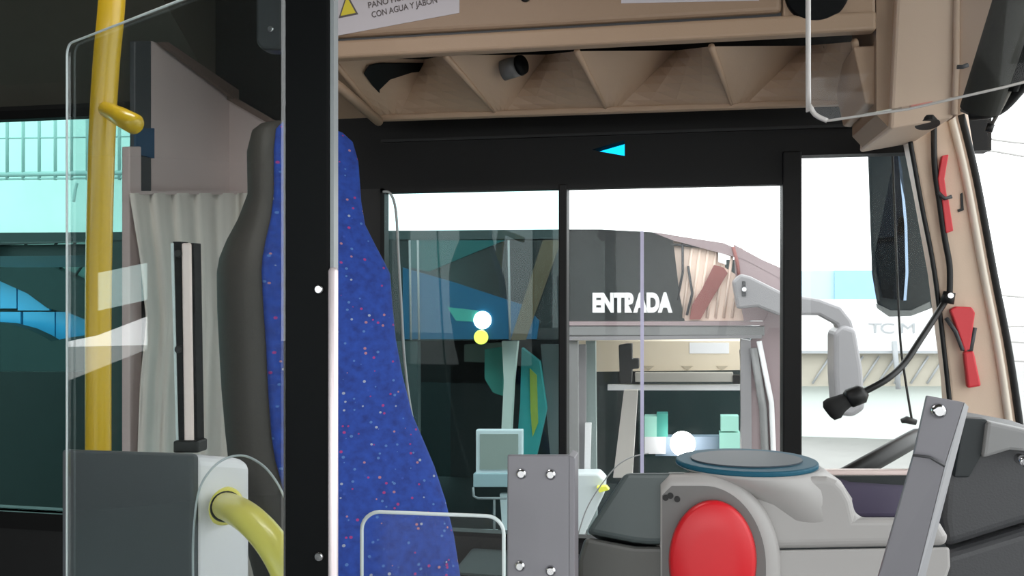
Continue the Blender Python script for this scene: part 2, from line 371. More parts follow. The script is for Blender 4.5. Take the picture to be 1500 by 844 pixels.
# things in the pockets
hp = [(532, 108), (540, 96), (555, 93), (628, 93), (622, 105), (600, 125), (575, 140), (558, 140), (545, 126)]
def onpocket(px, py, i, lift=0.0):    # point on the left facet of pocket i
    n = (VT[i] - RT[i]).cross(RB[i] - RT[i]).normalized(); d = ray(px, py); t = (RT[i] - CAM).dot(n) / d.dot(n)
    return CAM + d * (t - lift)
part_label(MB().prism([onpocket(a, b, 0, .012) for a, b in hp], (0, .006, .004)).build('speaker_cloth', M['blacksatin'], con, bevel=.004), 'black opening in the first pocket')
c = onpocket(748, 104, 1, .03)
part_label(MB().tube([c + Vector((-.015, -.01, 0)), c + Vector((.028, -.02, .006))], [.024, .022], 20).build('spot_lamp', M['ring'], con), 'grey swivel lamp barrel')
part_label(MB().tube([c + Vector((.026, -.022, .006)), c + Vector((.034, -.026, .007))], [.0235, .021], 20).build('spot_lens', M['blacksatin'], con), 'black lamp face')
part_label(MB().tube([onpocket(1016, 85, 2, .10), onpocket(1040, 110, 2, .1), onpocket(1052, 133, 2, .08)], [.006, .009, .004], 8).build('clip', M['machinedark'], con), 'dark torn edge')
part_label(MB().tube([onpocket(1212, 68, 3, .16), onpocket(1222, 85, 3, .16), onpocket(1228, 102, 3, .15)], [.008, .012, .006], 8).build('clip', M['blacksatin'], con), 'dark clip in the last pocket')
part_label(MB().disc(P(1196, -12, YC - .006), (0, -1, 0), .060, .012, 40, bev=.004).build('round_speaker', M['blacksatin'], con), 'round black speaker')
part_label(MB().disc(P(770, -4, YC - .012), (0, -1, 0), .011, .01, 20, bev=.003).build('knob', M['rubber'], con), 'small black lid knob')
part_label(MB().prism(poly([(910, -60), (1112, -60), (1112, 1), (910, 5)], YC - .0142), (0, -.001, 0)).build('sticker', M['sticker'], con), 'pale sticker at the top of the lid')
ys = YC - .0142
st = part_label(MB().prism(poly([(484, -60), (673, -90), (673, 19), (486, 54)], ys), (0, -.001, 0)).build('sticker', M['sticker'], con), 'white notice with a yellow warning triangle')
tri = [P(496, 27, ys - .0012), P(525, 21, ys - .0012), P(508, -10, ys - .0012)]
part_label(MB().prism(tri, (0, -.0006, 0)).build('warning_triangle', M['ink'], st), 'black edged warning triangle')
cc = (tri[0] + tri[1] + tri[2]) / 3
part_label(MB().prism([cc + (p - cc) * .76 + Vector((0, -.0008, 0)) for p in tri], (0, -.0004, 0)).build('warning_triangle', M['signyellow'], st), 'yellow warning triangle')
ud = (P(540, 0, ys) - P(546, 26, ys)).normalized(); xd = (P(640, 4, ys) - P(546, 26, ys)).normalized()
ud = xd.cross(Vector((0, 1, 0))); ud = ud if ud.z > 0 else -ud
text('lettering', 'CON AGUA Y JABON', M['ink'], st, P(545, 26, ys - .0014), xd, ud, .018, (P(642, 6, ys) - P(546, 26, ys)).length, .0003, .0003)
text('lettering', 'PAÑO HUMEDECIDO', M['ink'], st, P(540, 12, ys - .0014), xd, ud, .018, (P(645, -9, ys) - P(540, 12, ys)).length, .0003, .0003)
text('lettering', 'LIMPIAR CON', M['ink'], st, P(536, -4, ys - .0014), xd, ud, .018, .12, .0003, .0003)

# forward corner trim with three faces
tc_ = setting('trim_4', MB().prism(poly([(1322, -170), (1404, -170), (1398, 172), (1304, 189)], 1.78), (0, .3, 0)), M['pillar'], bevel=.006)
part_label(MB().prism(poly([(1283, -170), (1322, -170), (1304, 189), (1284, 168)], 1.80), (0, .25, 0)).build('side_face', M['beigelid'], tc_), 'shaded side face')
MB().prism([P(1404, -170, 1.78), P(1500, -170, 1.70), P(1468, 0, 1.72), P(1420, 158, 1.76), P(1398, 172, 1.78)], (0, .05, 0)).build('outer_face', M['pillar'], tc_)
MB().tube([P(1403, -150, 1.775), P(1401, 100, 1.775), P(1398, 168, 1.775)], .006, 8).build('ridge', M['pillar'], tc_)
part_label(MB().tube(poly([(1402, 98), (1410, 98), (1418, 95)], 1.74), .004, 8).build('slot', M['dash'], tc_), 'small dark slot')
part_label(MB().disc(P(1358, 176, 1.80), (0, -.3, -1), .022, .01, 20).build('cap', M['rubber'], tc_), 'black plug')

# roller blind of the windscreen
rb_ = thing('roller_blind', 'rolled dark sun blind across the top corner of the windscreen', 'blind', P(1440, 165, 1.6))
MB().tube([P(1436, 160, 1.62), P(1500, -40, 1.50), P(1540, -160, 1.44)], .032, 20).build('roll', mat('blind_cloth', (.035, .035, .028), .8, var=.2), rb_)
MB().tube([P(1477, 130, 1.60), P(1550, -60, 1.5)], .016, 14).build('bottom_bar', M['blacksatin'], rb_)
MB().prism(poly([(1412, 158), (1424, 140), (1452, 150), (1455, 166), (1430, 166)], 1.64), (0, .03, 0)).build('end_bracket', M['rubber'], rb_, bevel=.003)
MB().tube(smoothpath([P(1420, 168, 1.66), P(1462, 160, 1.64), P(1500, 122, 1.6), P(1560, 60, 1.5)], 6), .011, 10).build('guide_rail', M['rubber'], rb_)
MB().tube([P(1497, 95, 1.58), P(1470, 150, 1.6), P(1451, 186, 1.62)], [.004, .004, .003], 8).build('pull_cord', mat('cord_grey', (.16, .15, .13), .6), rb_)
MB().tube([P(1452, 182, 1.62), P(1448, 193, 1.62)], [.006, .006], 10).build('cord_end', M['rubber'], rb_)

# ------------------------------------------------------------------ partition and curtain behind the driver
pw = MB().prism([PX(222, 60, XP), PX(238, 66, XP), PX(405, 186, XP), PX(405, 1500, XP), PX(215, 1500, XP)], (-.03, 0, 0))
pa = setting('partition', pw, M['panel'])
part_label(MB().prism([PX(228, 62, XP + .01), PX(240, 62, XP + .01), PX(415, 180, XP + .01), PX(400, 192, XP + .01)], (.012, 0, 0)).build('top_rail', mat('brown_rail', (.17, .12, .10), .5), pa), 'brown sloping top rail')
part_label(MB().disc(PX(357, 190, XP), (1, 0, 0), .008, .008, 16).build('cap', M['dash'], pa), 'small dark cap')
part_label(MB().prism([PX(178, 215, XP), PX(196, 215, XP), PX(200, 1500, XP), PX(178, 1500, XP)], (.02, 0, 0)).build('side_rail', M['panel'], pa, bevel=.003), 'pale upright rail')
part_label(MB().prism([PX(198, 60, XP), PX(222, 60, XP), PX(226, 1500, XP), PX(198, 1500, XP)], (-.015, 0, 0)).build('side_rail', M['greybox'], pa, bevel=.003), 'dark upright rail')
part_label(MB().prism([PX(196, 188, XP - .001), PX(223, 188, XP), PX(223, 232, XP), PX(196, 226, XP)], (.006, 0, 0)).build('plate', mat('dull_blue', (.03, .09, .17), .5), pa), 'dull blue plate')
MB().prism([P(334, 140, YW - .002), P(415, 190, YW - .002), P(415, 1300, YW - .002), P(334, 1300, YW - .002)], (0, -.012, 0)).build('wall_panel', M['panel'], pa)
part_label(MB().prism([P(330, 134, YW - .014), P(415, 183, YW - .014), P(415, 193, YW - .014), P(330, 144, YW - .014)], (0, -.012, 0)).build('top_rail', mat('brown_rail_b', (.17, .12, .10), .5), pa), 'brown sloping top rail')
# pleated curtain
n = 60; L = [(190, 283), (205, 380), (214, 470), (205, 560), (200, 700), (200, 1100)]
rows = []
for j, (xl, y) in enumerate(L):
    row = []
    for k in range(n + 1):
        u = k / n; px = xl + (372 - xl) * u
        row.append(PX(px, y, XP + .035 + .006 * math.sin(u * 34 + .4 * math.sin(j)) + .003 * math.sin(u * 71 + j)))
    rows.append(row)
cu = MB().add([q for r in rows for q in r], [(j * (n + 1) + k, j * (n + 1) + k + 1, (j + 1) * (n + 1) + k + 1, (j + 1) * (n + 1) + k) for j in range(len(L) - 1) for k in range(n)], True)
ct = thing('curtain', 'cream pleated curtain hanging behind the driver seat', 'curtain', PX(280, 660, XP + .03))
c2_ = MB(); m_ = 24; q_ = [[P(338 + (380 - 338) * k / m_, y, YW - .036 + .007 * math.sin(k * .9 + y * .002)) for k in range(m_ + 1)] for y in (283, 500, 1000)]
c2_.add([q for row in q_ for q in row], [(j * (m_ + 1) + k, j * (m_ + 1) + k + 1, (j + 1) * (m_ + 1) + k + 1, (j + 1) * (m_ + 1) + k) for j in range(2) for k in range(m_)], True)
cb2 = c2_.build('cloth', M['cream'], ct); sd = cb2.modifiers.new('s', 'SOLIDIFY'); sd.thickness = .003
cb = cu.build('cloth', M['cream'], ct); sd = cb.modifiers.new('s', 'SOLIDIFY'); sd.thickness = .003
MB().prism([PX(186, 280, XP + .03), PX(374, 280, XP + .03), PX(374, 285, XP + .03), PX(186, 285, XP + .03)], (.01, 0, 0)).build('heading_tape', M['panel'], ct)

# strip lamp added out of view to brighten the partition and curtain
lp = thing('ceiling_lamp', 'slim white strip lamp on the ceiling over the driver cab', 'lamp', (-.55, .95, CZ - .001))
MB().box((-1.05, .89, CZ - .02), (-.35, 1.01, CZ - .0005)).build('housing', M['greylight'], lp, bevel=.004)
part_label(MB().box((-1.0, .91, CZ - .026), (-.4, .99, CZ - .0205)).build('diffuser', mat('lamp_diffuser', (1, 1, 1), .5, emit=(1, .94, .9), es=34), lp), 'lit white diffuser')
# ------------------------------------------------------------------ driver seat
SY = 1.62; A = R(25)
fv = Vector((math.cos(A), -math.sin(A), 0)); wv = Vector((math.sin(A), math.cos(A), 0))
lev = [(183, 398, 424, 478), (188, 382, 418, 495), (200, 370, 412, 510), (230, 362, 411, 519), (290, 364, 411, 523), (325, 348, 410, 530), (355, 331, 407, 546), (380, 321, 405, 560), (400, 318, 405, 570), (450, 318, 408, 574), (500, 320, 412, 579),
       (560, 325, 415, 590), (620, 332, 420, 605), (650, 336, 426, 618), (700, 340, 442, 640), (750, 345, 466, 658), (800, 350, 498, 672), (850, 355, 524, 681), (900, 358, 545, 688), (980, 360, 560, 690)]
def seatring(py, L, b, Rr, part):
    k = SY / F * 1.02
    c = P((L + Rr) / 2, py, SY)
    depth = (c - CAM).dot(FW); k = depth / F
    # effective angle of the seat against the picture plane
    fx = abs(fv.dot(RX)); wx = abs(wv.dot(RX))
    t2 = (b - L) * k / fx; w2 = (Rr - b) * k / wx * .92
    pts = []; n = 28
    e = .55
    for i in range(n):
        a = 2 * math.pi * i / n
        ca, sa = math.cos(a), math.sin(a)
        u = math.copysign(abs(ca) ** e, ca); v = math.copysign(abs(sa) ** e, sa)
        if part == 'shell': q = c + fv * (u * t2 * .5 - t2 * .02) + wv * (v * w2 * .5)
        else:               q = c + fv * (t2 * .45 + u * (t2 * .05 + .006)) + wv * (v * w2 * .5 * .93 + .012)
        pts.append(q)
    return pts
seat = thing('driver_chair', 'tall driver seat with blue dotted cloth and dark grey shell, by the side window', 'seat', (P(500, 844, SY).x, SY, 0))
MB().loft([seatring(*l, 'shell') for l in lev]).build('backrest_shell', M['shell'], seat)
MB().loft([seatring(*l, 'front') for l in lev]).build('backrest_cushion', M['moquette'], seat)
sc_c = P(600, 980, SY)
def srect(c, hx, hy, z): 
    pts = []
    for i in range(24):
        a = 2 * math.pi * i / 24; ca, sa = math.cos(a), math.sin(a)
        pts.append(Vector((c.x, c.y, z)) + fv * (math.copysign(abs(ca) ** .4, ca) * hx) + wv * (math.copysign(abs(sa) ** .4, sa) * hy))
    return pts
cz0 = sc_c.z
sb = Vector((sc_c.x + .12, sc_c.y - .05, 0))
MB().loft([srect(sb, .25, .22, .58), srect(sb, .27, .24, .62), srect(sb, .27, .24, .70), srect(sb, .25, .22, .73)]).build('seat_cushion', M['moquette'], seat)
MB().loft([srect(sb, .16, .16, 0), srect(sb, .14, .14, .3), srect(sb, .2, .18, .58)]).build('pedestal', M['shell'], seat)

# ------------------------------------------------------------------ black post with chrome edge, by the cab door
YQ = .72
post = thing('black_post', 'wide black cab door post with silver screws and a pale metal edge', 'post', (P(448, 400, YQ).x, YQ, 0))
px0, px1 = P(414, 420, YQ).x, P(483, 420, YQ).x
MB().box((px0, YQ, 0), (px1 - .001, YQ + .02, CZ)).build('upright', M['blacksatin'], post, bevel=.002)
part_label(MB().box((px1 - .0005, YQ + .002, 0), (px1 + .0028, YQ + .012, CZ)).build('glass_edge', mat('edge_grey', (.30, .32, .33), .3), post), 'thin grey glass edge')
zt = P(488, 392, YQ).z
part_label(MB().tube([(px1 + .004, YQ - .002, 0), (px1 + .004, YQ - .002, zt - .003), (px1 + .004, YQ - .002, zt)], [.0042, .0042, .0025], 12).build('edge_rod', mat('pale_metal', (.85, .75, .76), .3, .3), post), 'pale metal rod on the edge')
for y in (424, 815):
    s = MB().disc(P(468, y, YQ), (0, -1, 0), .0042, .003, 18, bev=.0012).build('screw', M['chrome'], post)
bk = thing('hinge_block', 'small dark grey block with one screw at the top beside the black post', 'bracket', P(393, 60, YQ + .02))
MB().prism(poly([(373, -200), (413, -200), (413, 73), (382, 72), (374, 62)], YQ + .004), (0, .02, 0)).build('body', mat('slate', (.022, .026, .03), .4), bk, bevel=.003)
MB().disc(P(397, 43, YQ + .004), (0, -1, 0), .003, .002, 14, bev=.0008).build('screw', M['chrome'], bk)

# ------------------------------------------------------------------ acrylic screens
def sheet(name, label, corner, thick, nrm, edge_r, m, emat, cat='screen'):
    pts = [Vector(p) for p in corner]
    t = thing(name, label, cat, pts[0])
    MB().prism(pts, Vector(nrm) * thick).build('sheet', m, t)
    return t, pts
# left screen, standing on the grey cabinet, slanting away
pa0 = D(98, 65, .94); pa1 = D(412, 422, .70)
dirv = Vector((pa0.x - pa1.x, pa0.y - pa1.y, 0)); ztop = pa0.z; zbot = .80
nn = Vector((dirv.y, -dirv.x, 0)).normalized()
def at(u, z): return Vector((pa1.x + dirv.x * u, pa1.y + dirv.y * u, z))
top = [at(0, zbot), at(0, ztop)] + [at(1 - .03 + .03 * math.sin(a), ztop - .012 + .012 * math.cos(a)) for a in [i * math.pi / 8 for i in range(5)]] + [at(1, zbot)]
s1, pts = sheet('acrylic_screen', 'tall clear screen standing over the grey cabinet, behind the yellow pole', top, .004, nn, .002, M['acrylicL'], M['edge'])
part_label(MB().tube(pts[1:-1] + [pts[-1]], .0012, 6).build('edge', M['edge'], s1), 'pale greenish cut edge')
# screen rail (aluminium with black sides)
YR = .95
def dpoly(pts, d): return [D(a, b, d) for a, b in pts]
rail = thing('screen_rail', 'upright pinkish aluminium rail between black strips on the cabinet', 'rail', D(268, 655, YR))
MB().prism(dpoly([(265, 356), (279, 356), (283, 648), (269, 648)], YR), (0, .012, 0)).build('rail', M['alu'], rail, bevel=.002)
MB().prism(dpoly([(253, 354), (265, 354), (269, 650), (259, 650)], YR + .002), (0, .014, 0)).build('strip', M['blacksatin'], rail)
MB().prism(dpoly([(279, 356), (284, 356), (289, 650), (283, 650)], YR + .002), (0, .014, 0)).build('strip', M['blacksatin'], rail)
part_label(MB().prism(dpoly([(250, 356), (254, 356), (261, 650), (258, 650)], YR + .001), (0, .014, 0)).build('strip', M['edge'], rail), 'greenish glass edge')
MB().prism(dpoly([(253, 646), (290, 646), (290, 664), (253, 664)], YR - .004), (0, .02, 0)).build('foot', M['rubber'], rail, bevel=.002)
for y in (372, 512): MB().disc(D(262, y, YR), (0, -1, 0), .004, .003, 14, bev=.001).build('cap', M['rubber'], rail)
# upper right screen with round corner
YS = .62
cor = poly([(1184, -250), (1184, 130), (1186, 152), (1194, 168), (1212, 177)], YS) + [D(1330, 160, .60), D(1470, 128, .58), D(1600, 95, .56), D(1600, -250, .56)]
s2, pts = sheet('acrylic_screen', 'clear screen hanging at upper right with a rounded lower corner', cor, .004, (0, 1, 0), .002, M['acrylic'], M['edge'])
MB().tube(smoothpath(pts[:5], 3), .0017, 8).build('edge', mat('edge_milky', (.55, .52, .50), .3), s2)
MB().tube(pts[4:8], .0009, 8).build('edge', mat('edge_soft', (.55, .52, .50), .3), s2)
# low screen with two round corners
YL = .78
def rnd(x0, x1, y0, y1, r, n=6):
    o = [(x0, y1)]
    o += [(x0 + r - r * math.cos(a), y0 + r - r * math.sin(a)) for a in [i * math.pi / 2 / n for i in range(n + 1)]]
    o += [(x1 - r + r * math.sin(a), y0 + 6 + r - r * math.cos(a)) for a in [i * math.pi / 2 / n for i in range(n + 1)]]
    return o + [(x1, y1)]
s3, pts = sheet('acrylic_screen', 'small clear guard with two rounded corners in front of the blue seat', poly(rnd(530, 738, 750, 1500, 26), YL), .005, (0, 1, 0), .002, M['acrylic'], M['edge'])
MB().tube(pts, .0018, 8).build('edge', M['edge'], s3)
s3['category'] = 'guard'
# curved flexible guard by the window
gd = thing('edge_guard', 'clear curved guard strip standing between the seat and the side window', 'guard', P(610, 700, 2.1))
g = smoothpath(poly([(561, 281), (572, 284), (580, 310), (584, 380), (588, 450), (592, 520), (600, 590), (612, 650), (624, 700), (640, 800)], 2.15) + [Vector((P(640, 800, 2.15).x, 2.15, 0))], 4)
MB().tube(g, .0035, 8).build('edge', mat('guard_edge', (.35, .37, .37), .3), gd)
gg = MB(); n = len(g); off = [p + Vector((-.035, 0, 0)) for p in g]
gg.add(g + off, [(i, i + 1, n + i + 1, n + i) for i in range(n - 1)], True); gg.build('sheet', M['acrylic'], gd)

# ------------------------------------------------------------------ grey cabinet and yellow handrail
cab = thing('grey_cabinet', 'rounded grey plastic cabinet below the left screen, holding the yellow handrail', 'cabinet', (D(230, 700, 1).x, D(230, 700, 1).y, 0))
c0 = D(93, 658, .955); c1 = D(286, 656, .93); c2 = D(371, 668, .985)
zc = c0.z
def V2(p, z): return Vector((p.x, p.y, z))
c3 = c0 + (c2 - c1)
no_ = (c2 - c1).normalized() * -.003
MB().prism([V2(c0, 0) + no_, V2(c1, 0) + no_, V2(c1, zc) + no_, V2(c0, zc) + no_], (c2 - c1) * .12).build('front_shell', M['greybox'], cab, bevel=.004, seg=3)
inn = (c0 - c1).normalized() * .008
bb = [V2(c1, 0), V2(c2, 0), V2(c3, 0), V2(c0, 0)]; bt = [V2(c1, zc), V2(c2, zc - .016), V2(c3, zc - .016), V2(c0, zc)]
MB().add(bb + bt, [(3, 2, 1, 0), (4, 5, 6, 7), (0, 1, 5, 4), (1, 2, 6, 5), (2, 3, 7, 6), (3, 0, 4, 7)]).build('body', M['greylight'], cab, bevel=.012, seg=4)  # pale side carries the windscreen light in its colour
# handrail
hr = thing('yellow_handrail', 'pale yellow curved handrail coming out of the grey cabinet', 'handrail', D(326, 742, .97))
hp_ = smoothpath([D(322, 741, .99), D(335, 743, .93), D(360, 757, .86), D(385, 780, .83), D(408, 812, .81), D(424, 850, .80), D(436, 920, .79), D(440, 1100, .79)], 6)
MB().tube(hp_, .0145, 20).build('rail', M['yellowpale'], hr)
ax = (D(335, 743, .93) - D(318, 741, 1.0)).normalized()
MB().tube([D(321, 741, .985), D(329, 741, .955), D(331, 742, .95)], [.0215, .0205, .017], 24).build('collar', M['yellowpale'], hr)
MB().tube([D(330.5, 742, .95), D(332, 742, .945)], [.0168, .0155], 24).build('seal', M['rubber'], hr)
# thin arched edge guard over the cabinet corner
ag = thing('arched_guard', 'thin clear guard with an arched edge over the cabinet corner', 'guard', D(290, 800, .88))
ap_ = smoothpath([D(283, 860, .885), D(283, 790, .885), D(290, 725, .89), D(306, 692, .90), D(330, 672, .92), D(358, 668, .93), D(385, 682, .92), D(405, 706, .9), D(420, 736, .88)], 5)
MB().tube(ap_, .0012, 8).build('edge', mat('guard_grey', (.40, .45, .47), .3), ag)
cen = D(350, 800, .9); ai = [p.lerp(cen, .10) for p in ap_]; na = len(ap_)
MB().add(ap_ + ai, [(i, i + 1, na + i + 1, na + i) for i in range(na - 1)]).build('sheet', M['acrylic'], ag)
# yellow pole with its clamp
yp = thing('yellow_pole', 'tall yellow grab pole standing behind the left clear screen', 'pole', D(143, 900, 1.22))
pp = smoothpath([D(168, -120, 1.16), D(164, 0, 1.16), D(156, 90, 1.165), D(150, 190, 1.17), D(146, 320, 1.18), D(144, 450, 1.19), D(144, 650, 1.2), D(144, 900, 1.22), D(144, 1500, 1.22)], 5)
MB().tube(pp, .0165, 20).build('tube', M['yellow'], yp)
MB().tube([D(155, 160, 1.15), D(178, 172, 1.12), D(197, 182, 1.10), D(202, 185, 1.10)], [.010, .0125, .013, .010], 18).build('clamp', M['yellow'], yp)
part_label(MB().tube([D(182, 173, 1.10), D(190, 181, 1.095), D(198, 179, 1.095)], .0028, 8).build('marks', mat('brown_marks', (.16, .04, .01), .5), yp), 'brown marks on the clamp')
# sloping lower edge of partition: vertical clear sheet edge at left
# ------------------------------------------------------------------ brackets
br = thing('bracket_plate', 'upright grey metal plate with four screws beside the card reader', 'bracket', P(790, 1000, .84))
MB().prism(poly([(743, 667), (834, 667), (834, 1200), (741, 1200)], .84), (0, .006, 0)).build('plate', M['steel'], br, bevel=.0015)
MB().prism(poly([(833, 667), (842, 671), (842, 1200), (833, 1200)], .84), (0, .03, 0)).build('flange', M['steel'], br, bevel=.001)
for a, b in ((764, 694), (807, 695), (762, 829), (807, 836)):
    MB().disc(P(a, b, .84), (0, -1, 0), .0052, .0035, 18, bev=.002).build('screw', M['chrome'], br)
db = thing('slanted_bracket', 'slanted grey metal bracket with a bend and one screw, before the dashboard', 'bracket', P(1330, 900, .66))
k1, k2 = .66, .67
v1 = [P(1358, 580, k1), P(1413, 590, k1), P(1385, 680, k1 + .004), P(1339, 665, k1 + .004)]
v2 = [P(1339, 665, k1 + .004), P(1385, 680, k1 + .004), P(1340, 860, k1 + .02), P(1283, 860, k1 + .02)]
MB().prism(v1, (0, .004, 0)).prism(v2, (0, .004, 0)).build('plate', M['steel'], db, bevel=.0008)
MB().prism([P(1413, 590, k1), P(1419, 596, k1 + .02), P(1395, 690, k1 + .024), P(1352, 860, k1 + .03), P(1340, 860, k1 + .02), P(1385, 680, k1 + .004)], (0, .002, 0)).build('flange', mat('steel_light', (.33, .33, .35), .4, .3), db)
part_label(MB().tube([P(1337, 667, k1 + .001), P(1362, 670, k1 + .001), P(1384, 683, k1 + .001)], .0010, 6).build('bend_line', M['dash'], db), 'dark bend line')
MB().disc(P(1375, 602, k1), (0, -1, 0), .0052, .003, 18, bev=.002).build('screw', M['chrome'], db)

# ------------------------------------------------------------------ card reader
YM = .95
mc = thing('card_reader', 'grey rounded bus card reader with a big red disc and oval display on top', 'card reader', P(1100, 1000, YM))
V = Vector
def mp(pts, y, dy, m, name, bev=.008, seg=4, lab=None):
    o = MB().prism(poly(pts, y), (0, dy, -dy * .34)).build(name, m, mc, bevel=bev, seg=seg)
    if lab: part_label(o, lab)
    return o
# left box with chamfered shoulder
mp([(857, 781), (915, 692), (1010, 692), (1010, 797), (950, 797), (930, 795)], YM, .16, M['machineteal'] if 'machineteal' in M else M['machteal'], 'upper_shell', .006, 3, 'dark greenish grey upper shell')
mp([(846, 820), (856, 786), (930, 800), (1010, 801), (1010, 1100), (846, 1100)], YM, .16, M['machinedark'], 'lower_shell', .006, 3, 'dark grey lower shell')
# body: upper and lower halves with seam
up = [(975, 697), (1040, 691), (1090, 700), (1140, 735), (1170, 765), (1200, 762), (1240, 700), (1262, 712), (1268, 757), (1360, 757), (1380, 765), (1390, 790), (1391, 800), (1110, 805), (975, 805)]
bodyu = [(960, 720), (975, 700), (1212, 696), (1228, 702), (1240, 714), (1250, 732), (1256, 757), (1362, 757), (1380, 766), (1390, 783), (1392, 799), (960, 807)]
mp(bodyu, YM + .012, .17, M['machine'], 'body_top', .010, 5)
mp([(960, 809), (1392, 801), (1393, 830), (1380, 870), (1370, 1100), (960, 1100)], YM + .012, .17, M['machine'], 'body_bottom', .003, 2)
mp([(962, 802), (1385, 797), (1385, 803), (962, 810)], YM + .018, .06, M['dashdark'], 'seam', 0, 1, 'dark seam between the two halves')
# round boss: ring around the disc
cR = (1044, 822)
def ell(cx, cy, rx, ry, n=56, a0=0, a1=2 * math.pi): return [(cx + rx * math.cos(a0 + (a1 - a0) * i / n), cy - ry * math.sin(a0 + (a1 - a0) * i / n)) for i in range(n)]
def ering(rx, ry, y, dx=0): return poly(ell(cR[0] + dx, cR[1], rx, ry), y)
def dring(x0, y0, rx, ry, y, cx=1030, cy=830):   # flat left side and top, round upper right corner
    pts = [(x0, 1100), (x0, y0 + 14), (x0 + 14, y0)] + [(cx + rx * math.sin(a), cy - ry * math.cos(a)) for a in [i * math.pi / 36 for i in range(19)]]
    pts = [(a, max(b, y0)) for a, b in pts]
    return poly(pts + [(cx + rx, 1100)], y)
MB().loft([dring(966, 692, 116, 138, YM + .05), dring(967, 693, 113, 137, YM + .004), dring(968, 698, 106, 131, YM - .004), dring(970, 712, 92, 118, YM - .005)]).build('boss', M['machine'], mc)
part_label(MB().prism(dring(970, 712, 92, 118, YM - .0055), (0, .003, 0)).build('boss_face', M['ring'], mc), 'darker grey face round the disc')
part_label(MB().loft([ering(65, 90, YM - .004), ering(62, 88, YM - .016), ering(57, 82, YM - .019), ering(30, 42, YM - .0205), ering(2, 3, YM - .021)]).build('red_disc', M['red'], mc), 'large red disc')
# flat cheek in front of the left box next to the ring
kl = MB(); 
for a in ((975, 729), (982, 726), (992, 731)): kl.disc(P(a[0], a[1], YM - .005), (0, -1, 0), .0032, .002, 12)
part_label(kl.build('lock_marks', M['rubber'], mc), 'small dark emblem')
# display pod: slanted oval column
def oval(cx, cy, rx, ry, yc, k=.35):   # horizontal oval ring centred at a pixel, at depth yc
    c = P(cx, cy, yc); s = (c - CAM).dot(FW) / F
    return [c + RX * (rx * s * math.cos(a)) + FW * (ry * s * math.sin(a)) for a in [2 * math.pi * i / 48 for i in range(48)]]
yd = YM + .06
MB().loft([oval(1190, 778, 26, 22, yd - .0), oval(1188, 770, 44, 38, yd - .005), oval(1182, 750, 62, 54, yd - .01), oval(1164, 726, 80, 70, yd), oval(1132, 702, 96, 84, yd), oval(1104, 686, 102, 91, yd), oval(1094, 680, 103, 92, yd)], smooth=True).build('display_pod', M['machine'], mc)
MB().prism(oval(1093, 681, 102, 91, yd), (0, 0, .006)).build('display_rim', M['display'], mc, bevel=.002)
MB().prism(oval(1093, 677, 80, 62, yd), (0, 0, .0045)).build('display_glass', mat('display_glass', (.06, .075, .09), .4, spec=.2), mc)
# tray behind, violet
tr = thing('instrument_tray', 'dark violet instrument tray behind the card reader', 'tray', P(1290, 757, 1.2))
MB().prism(poly([(1215, 697), (1335, 697), (1335, 757), (1250, 757)], 1.138), (0, .02, -.01)).build('tray', M['purple'], tr, bevel=.004)
part_label(MB().prism(poly([(1205, 689), (1338, 689), (1338, 697), (1210, 697)], 1.132), (0, .012, 0)).build('rim', M['alu'], tr, bevel=.002), 'bright rim')
part_label(MB().prism(poly([(1222, 698), (1338, 698), (1338, 712), (1245, 706)], 1.134), (0, .01, 0)).build('shade', M['dashdark'], tr), 'dark upper lip')
# steering wheel
sw = thing('steering_wheel', 'black steering wheel rim seen edge on behind the slanted bracket', 'steering wheel', P(1180, 730, 1.5))
cw = P(1085, 784, 1.45); e1 = (P(1342, 641, 1.45) - cw); e1l = e1.length; e1.normalize(); e2 = ray(1250, 690); e2 = (e2 - e1 * e2.dot(e1)).normalized()
MB().tube([cw + (e1 * math.cos(a) + e2 * math.sin(a)) * e1l for a in [2 * math.pi * i / 48 for i in range(48)]], .0125, 12, closed=True).build('rim', M['rubber'], sw)
for a in (.6, 2.5, 4.7): MB().tube([cw, cw + (e1 * math.cos(a) + e2 * math.sin(a)) * e1l], .013, 8).build('spoke', M['rubber'], sw)
nrm = e1.cross(e2); 
MB().disc(cw - nrm * .02, nrm, .07, .04, 24, bev=.01).build('hub', M['rubber'], sw)
MB().tube([cw, Vector((cw.x + .05, cw.y, 0))], .035, 14).build('column', M['dash'], sw)
# dashboard
ds = thing('dashboard', 'dark grey moulded dashboard cowl at the lower right corner', 'dashboard', P(1450, 844, 1.1))
MB().prism(poly([(1385, 640), (1412, 612), (1520, 632), (1600, 660), (1600, 775), (1500, 770), (1385, 806), (1378, 760)], 1.12), (0, .10, 0)).build('cowl_top', M['dash'], ds, bevel=.012, seg=4)
MB().prism(poly([(1378, 812), (1500, 775), (1600, 780), (1600, 1200), (1370, 1200)], 1.12), (0, .10, 0)).build('cowl_bottom', M['dash'], ds, bevel=.012, seg=4)
part_label(MB().prism(poly([(1412, 613), (1447, 615), (1440, 665), (1420, 700), (1398, 700)], 1.108), (0, .02, 0)).build('recess', M['dashdark'], ds, bevel=.002), 'black recessed strip')
part_label(MB().prism(poly([(1447, 618), (1520, 634), (1600, 662), (1600, 672), (1480, 660), (1440, 672)], 1.10), (0, .03, 0)).build('top_lip', mat('dash_light', (.24, .24, .24), .5), ds, bevel=.004), 'lighter top lip')
MB().disc(P(1493, 672, 1.10), (0, -1, 0), .006, .02, 18, bev=.002).build('screw', M['chrome'], ds)
MB().box((.40, 1.15, .0), (.66, 2.1, .80)).build('far_section', M['dashdark'], ds, bevel=.02)
sh = thing('driver_side_shelf', 'low black panel below the side window, beyond the bracket plate', 'panel', P(860, 900, 2.2))
MB().box((-.55, 2.05, .0), (.2, 2.27, zs - .02)).build('panel', M['black'], sh, bevel=.01)

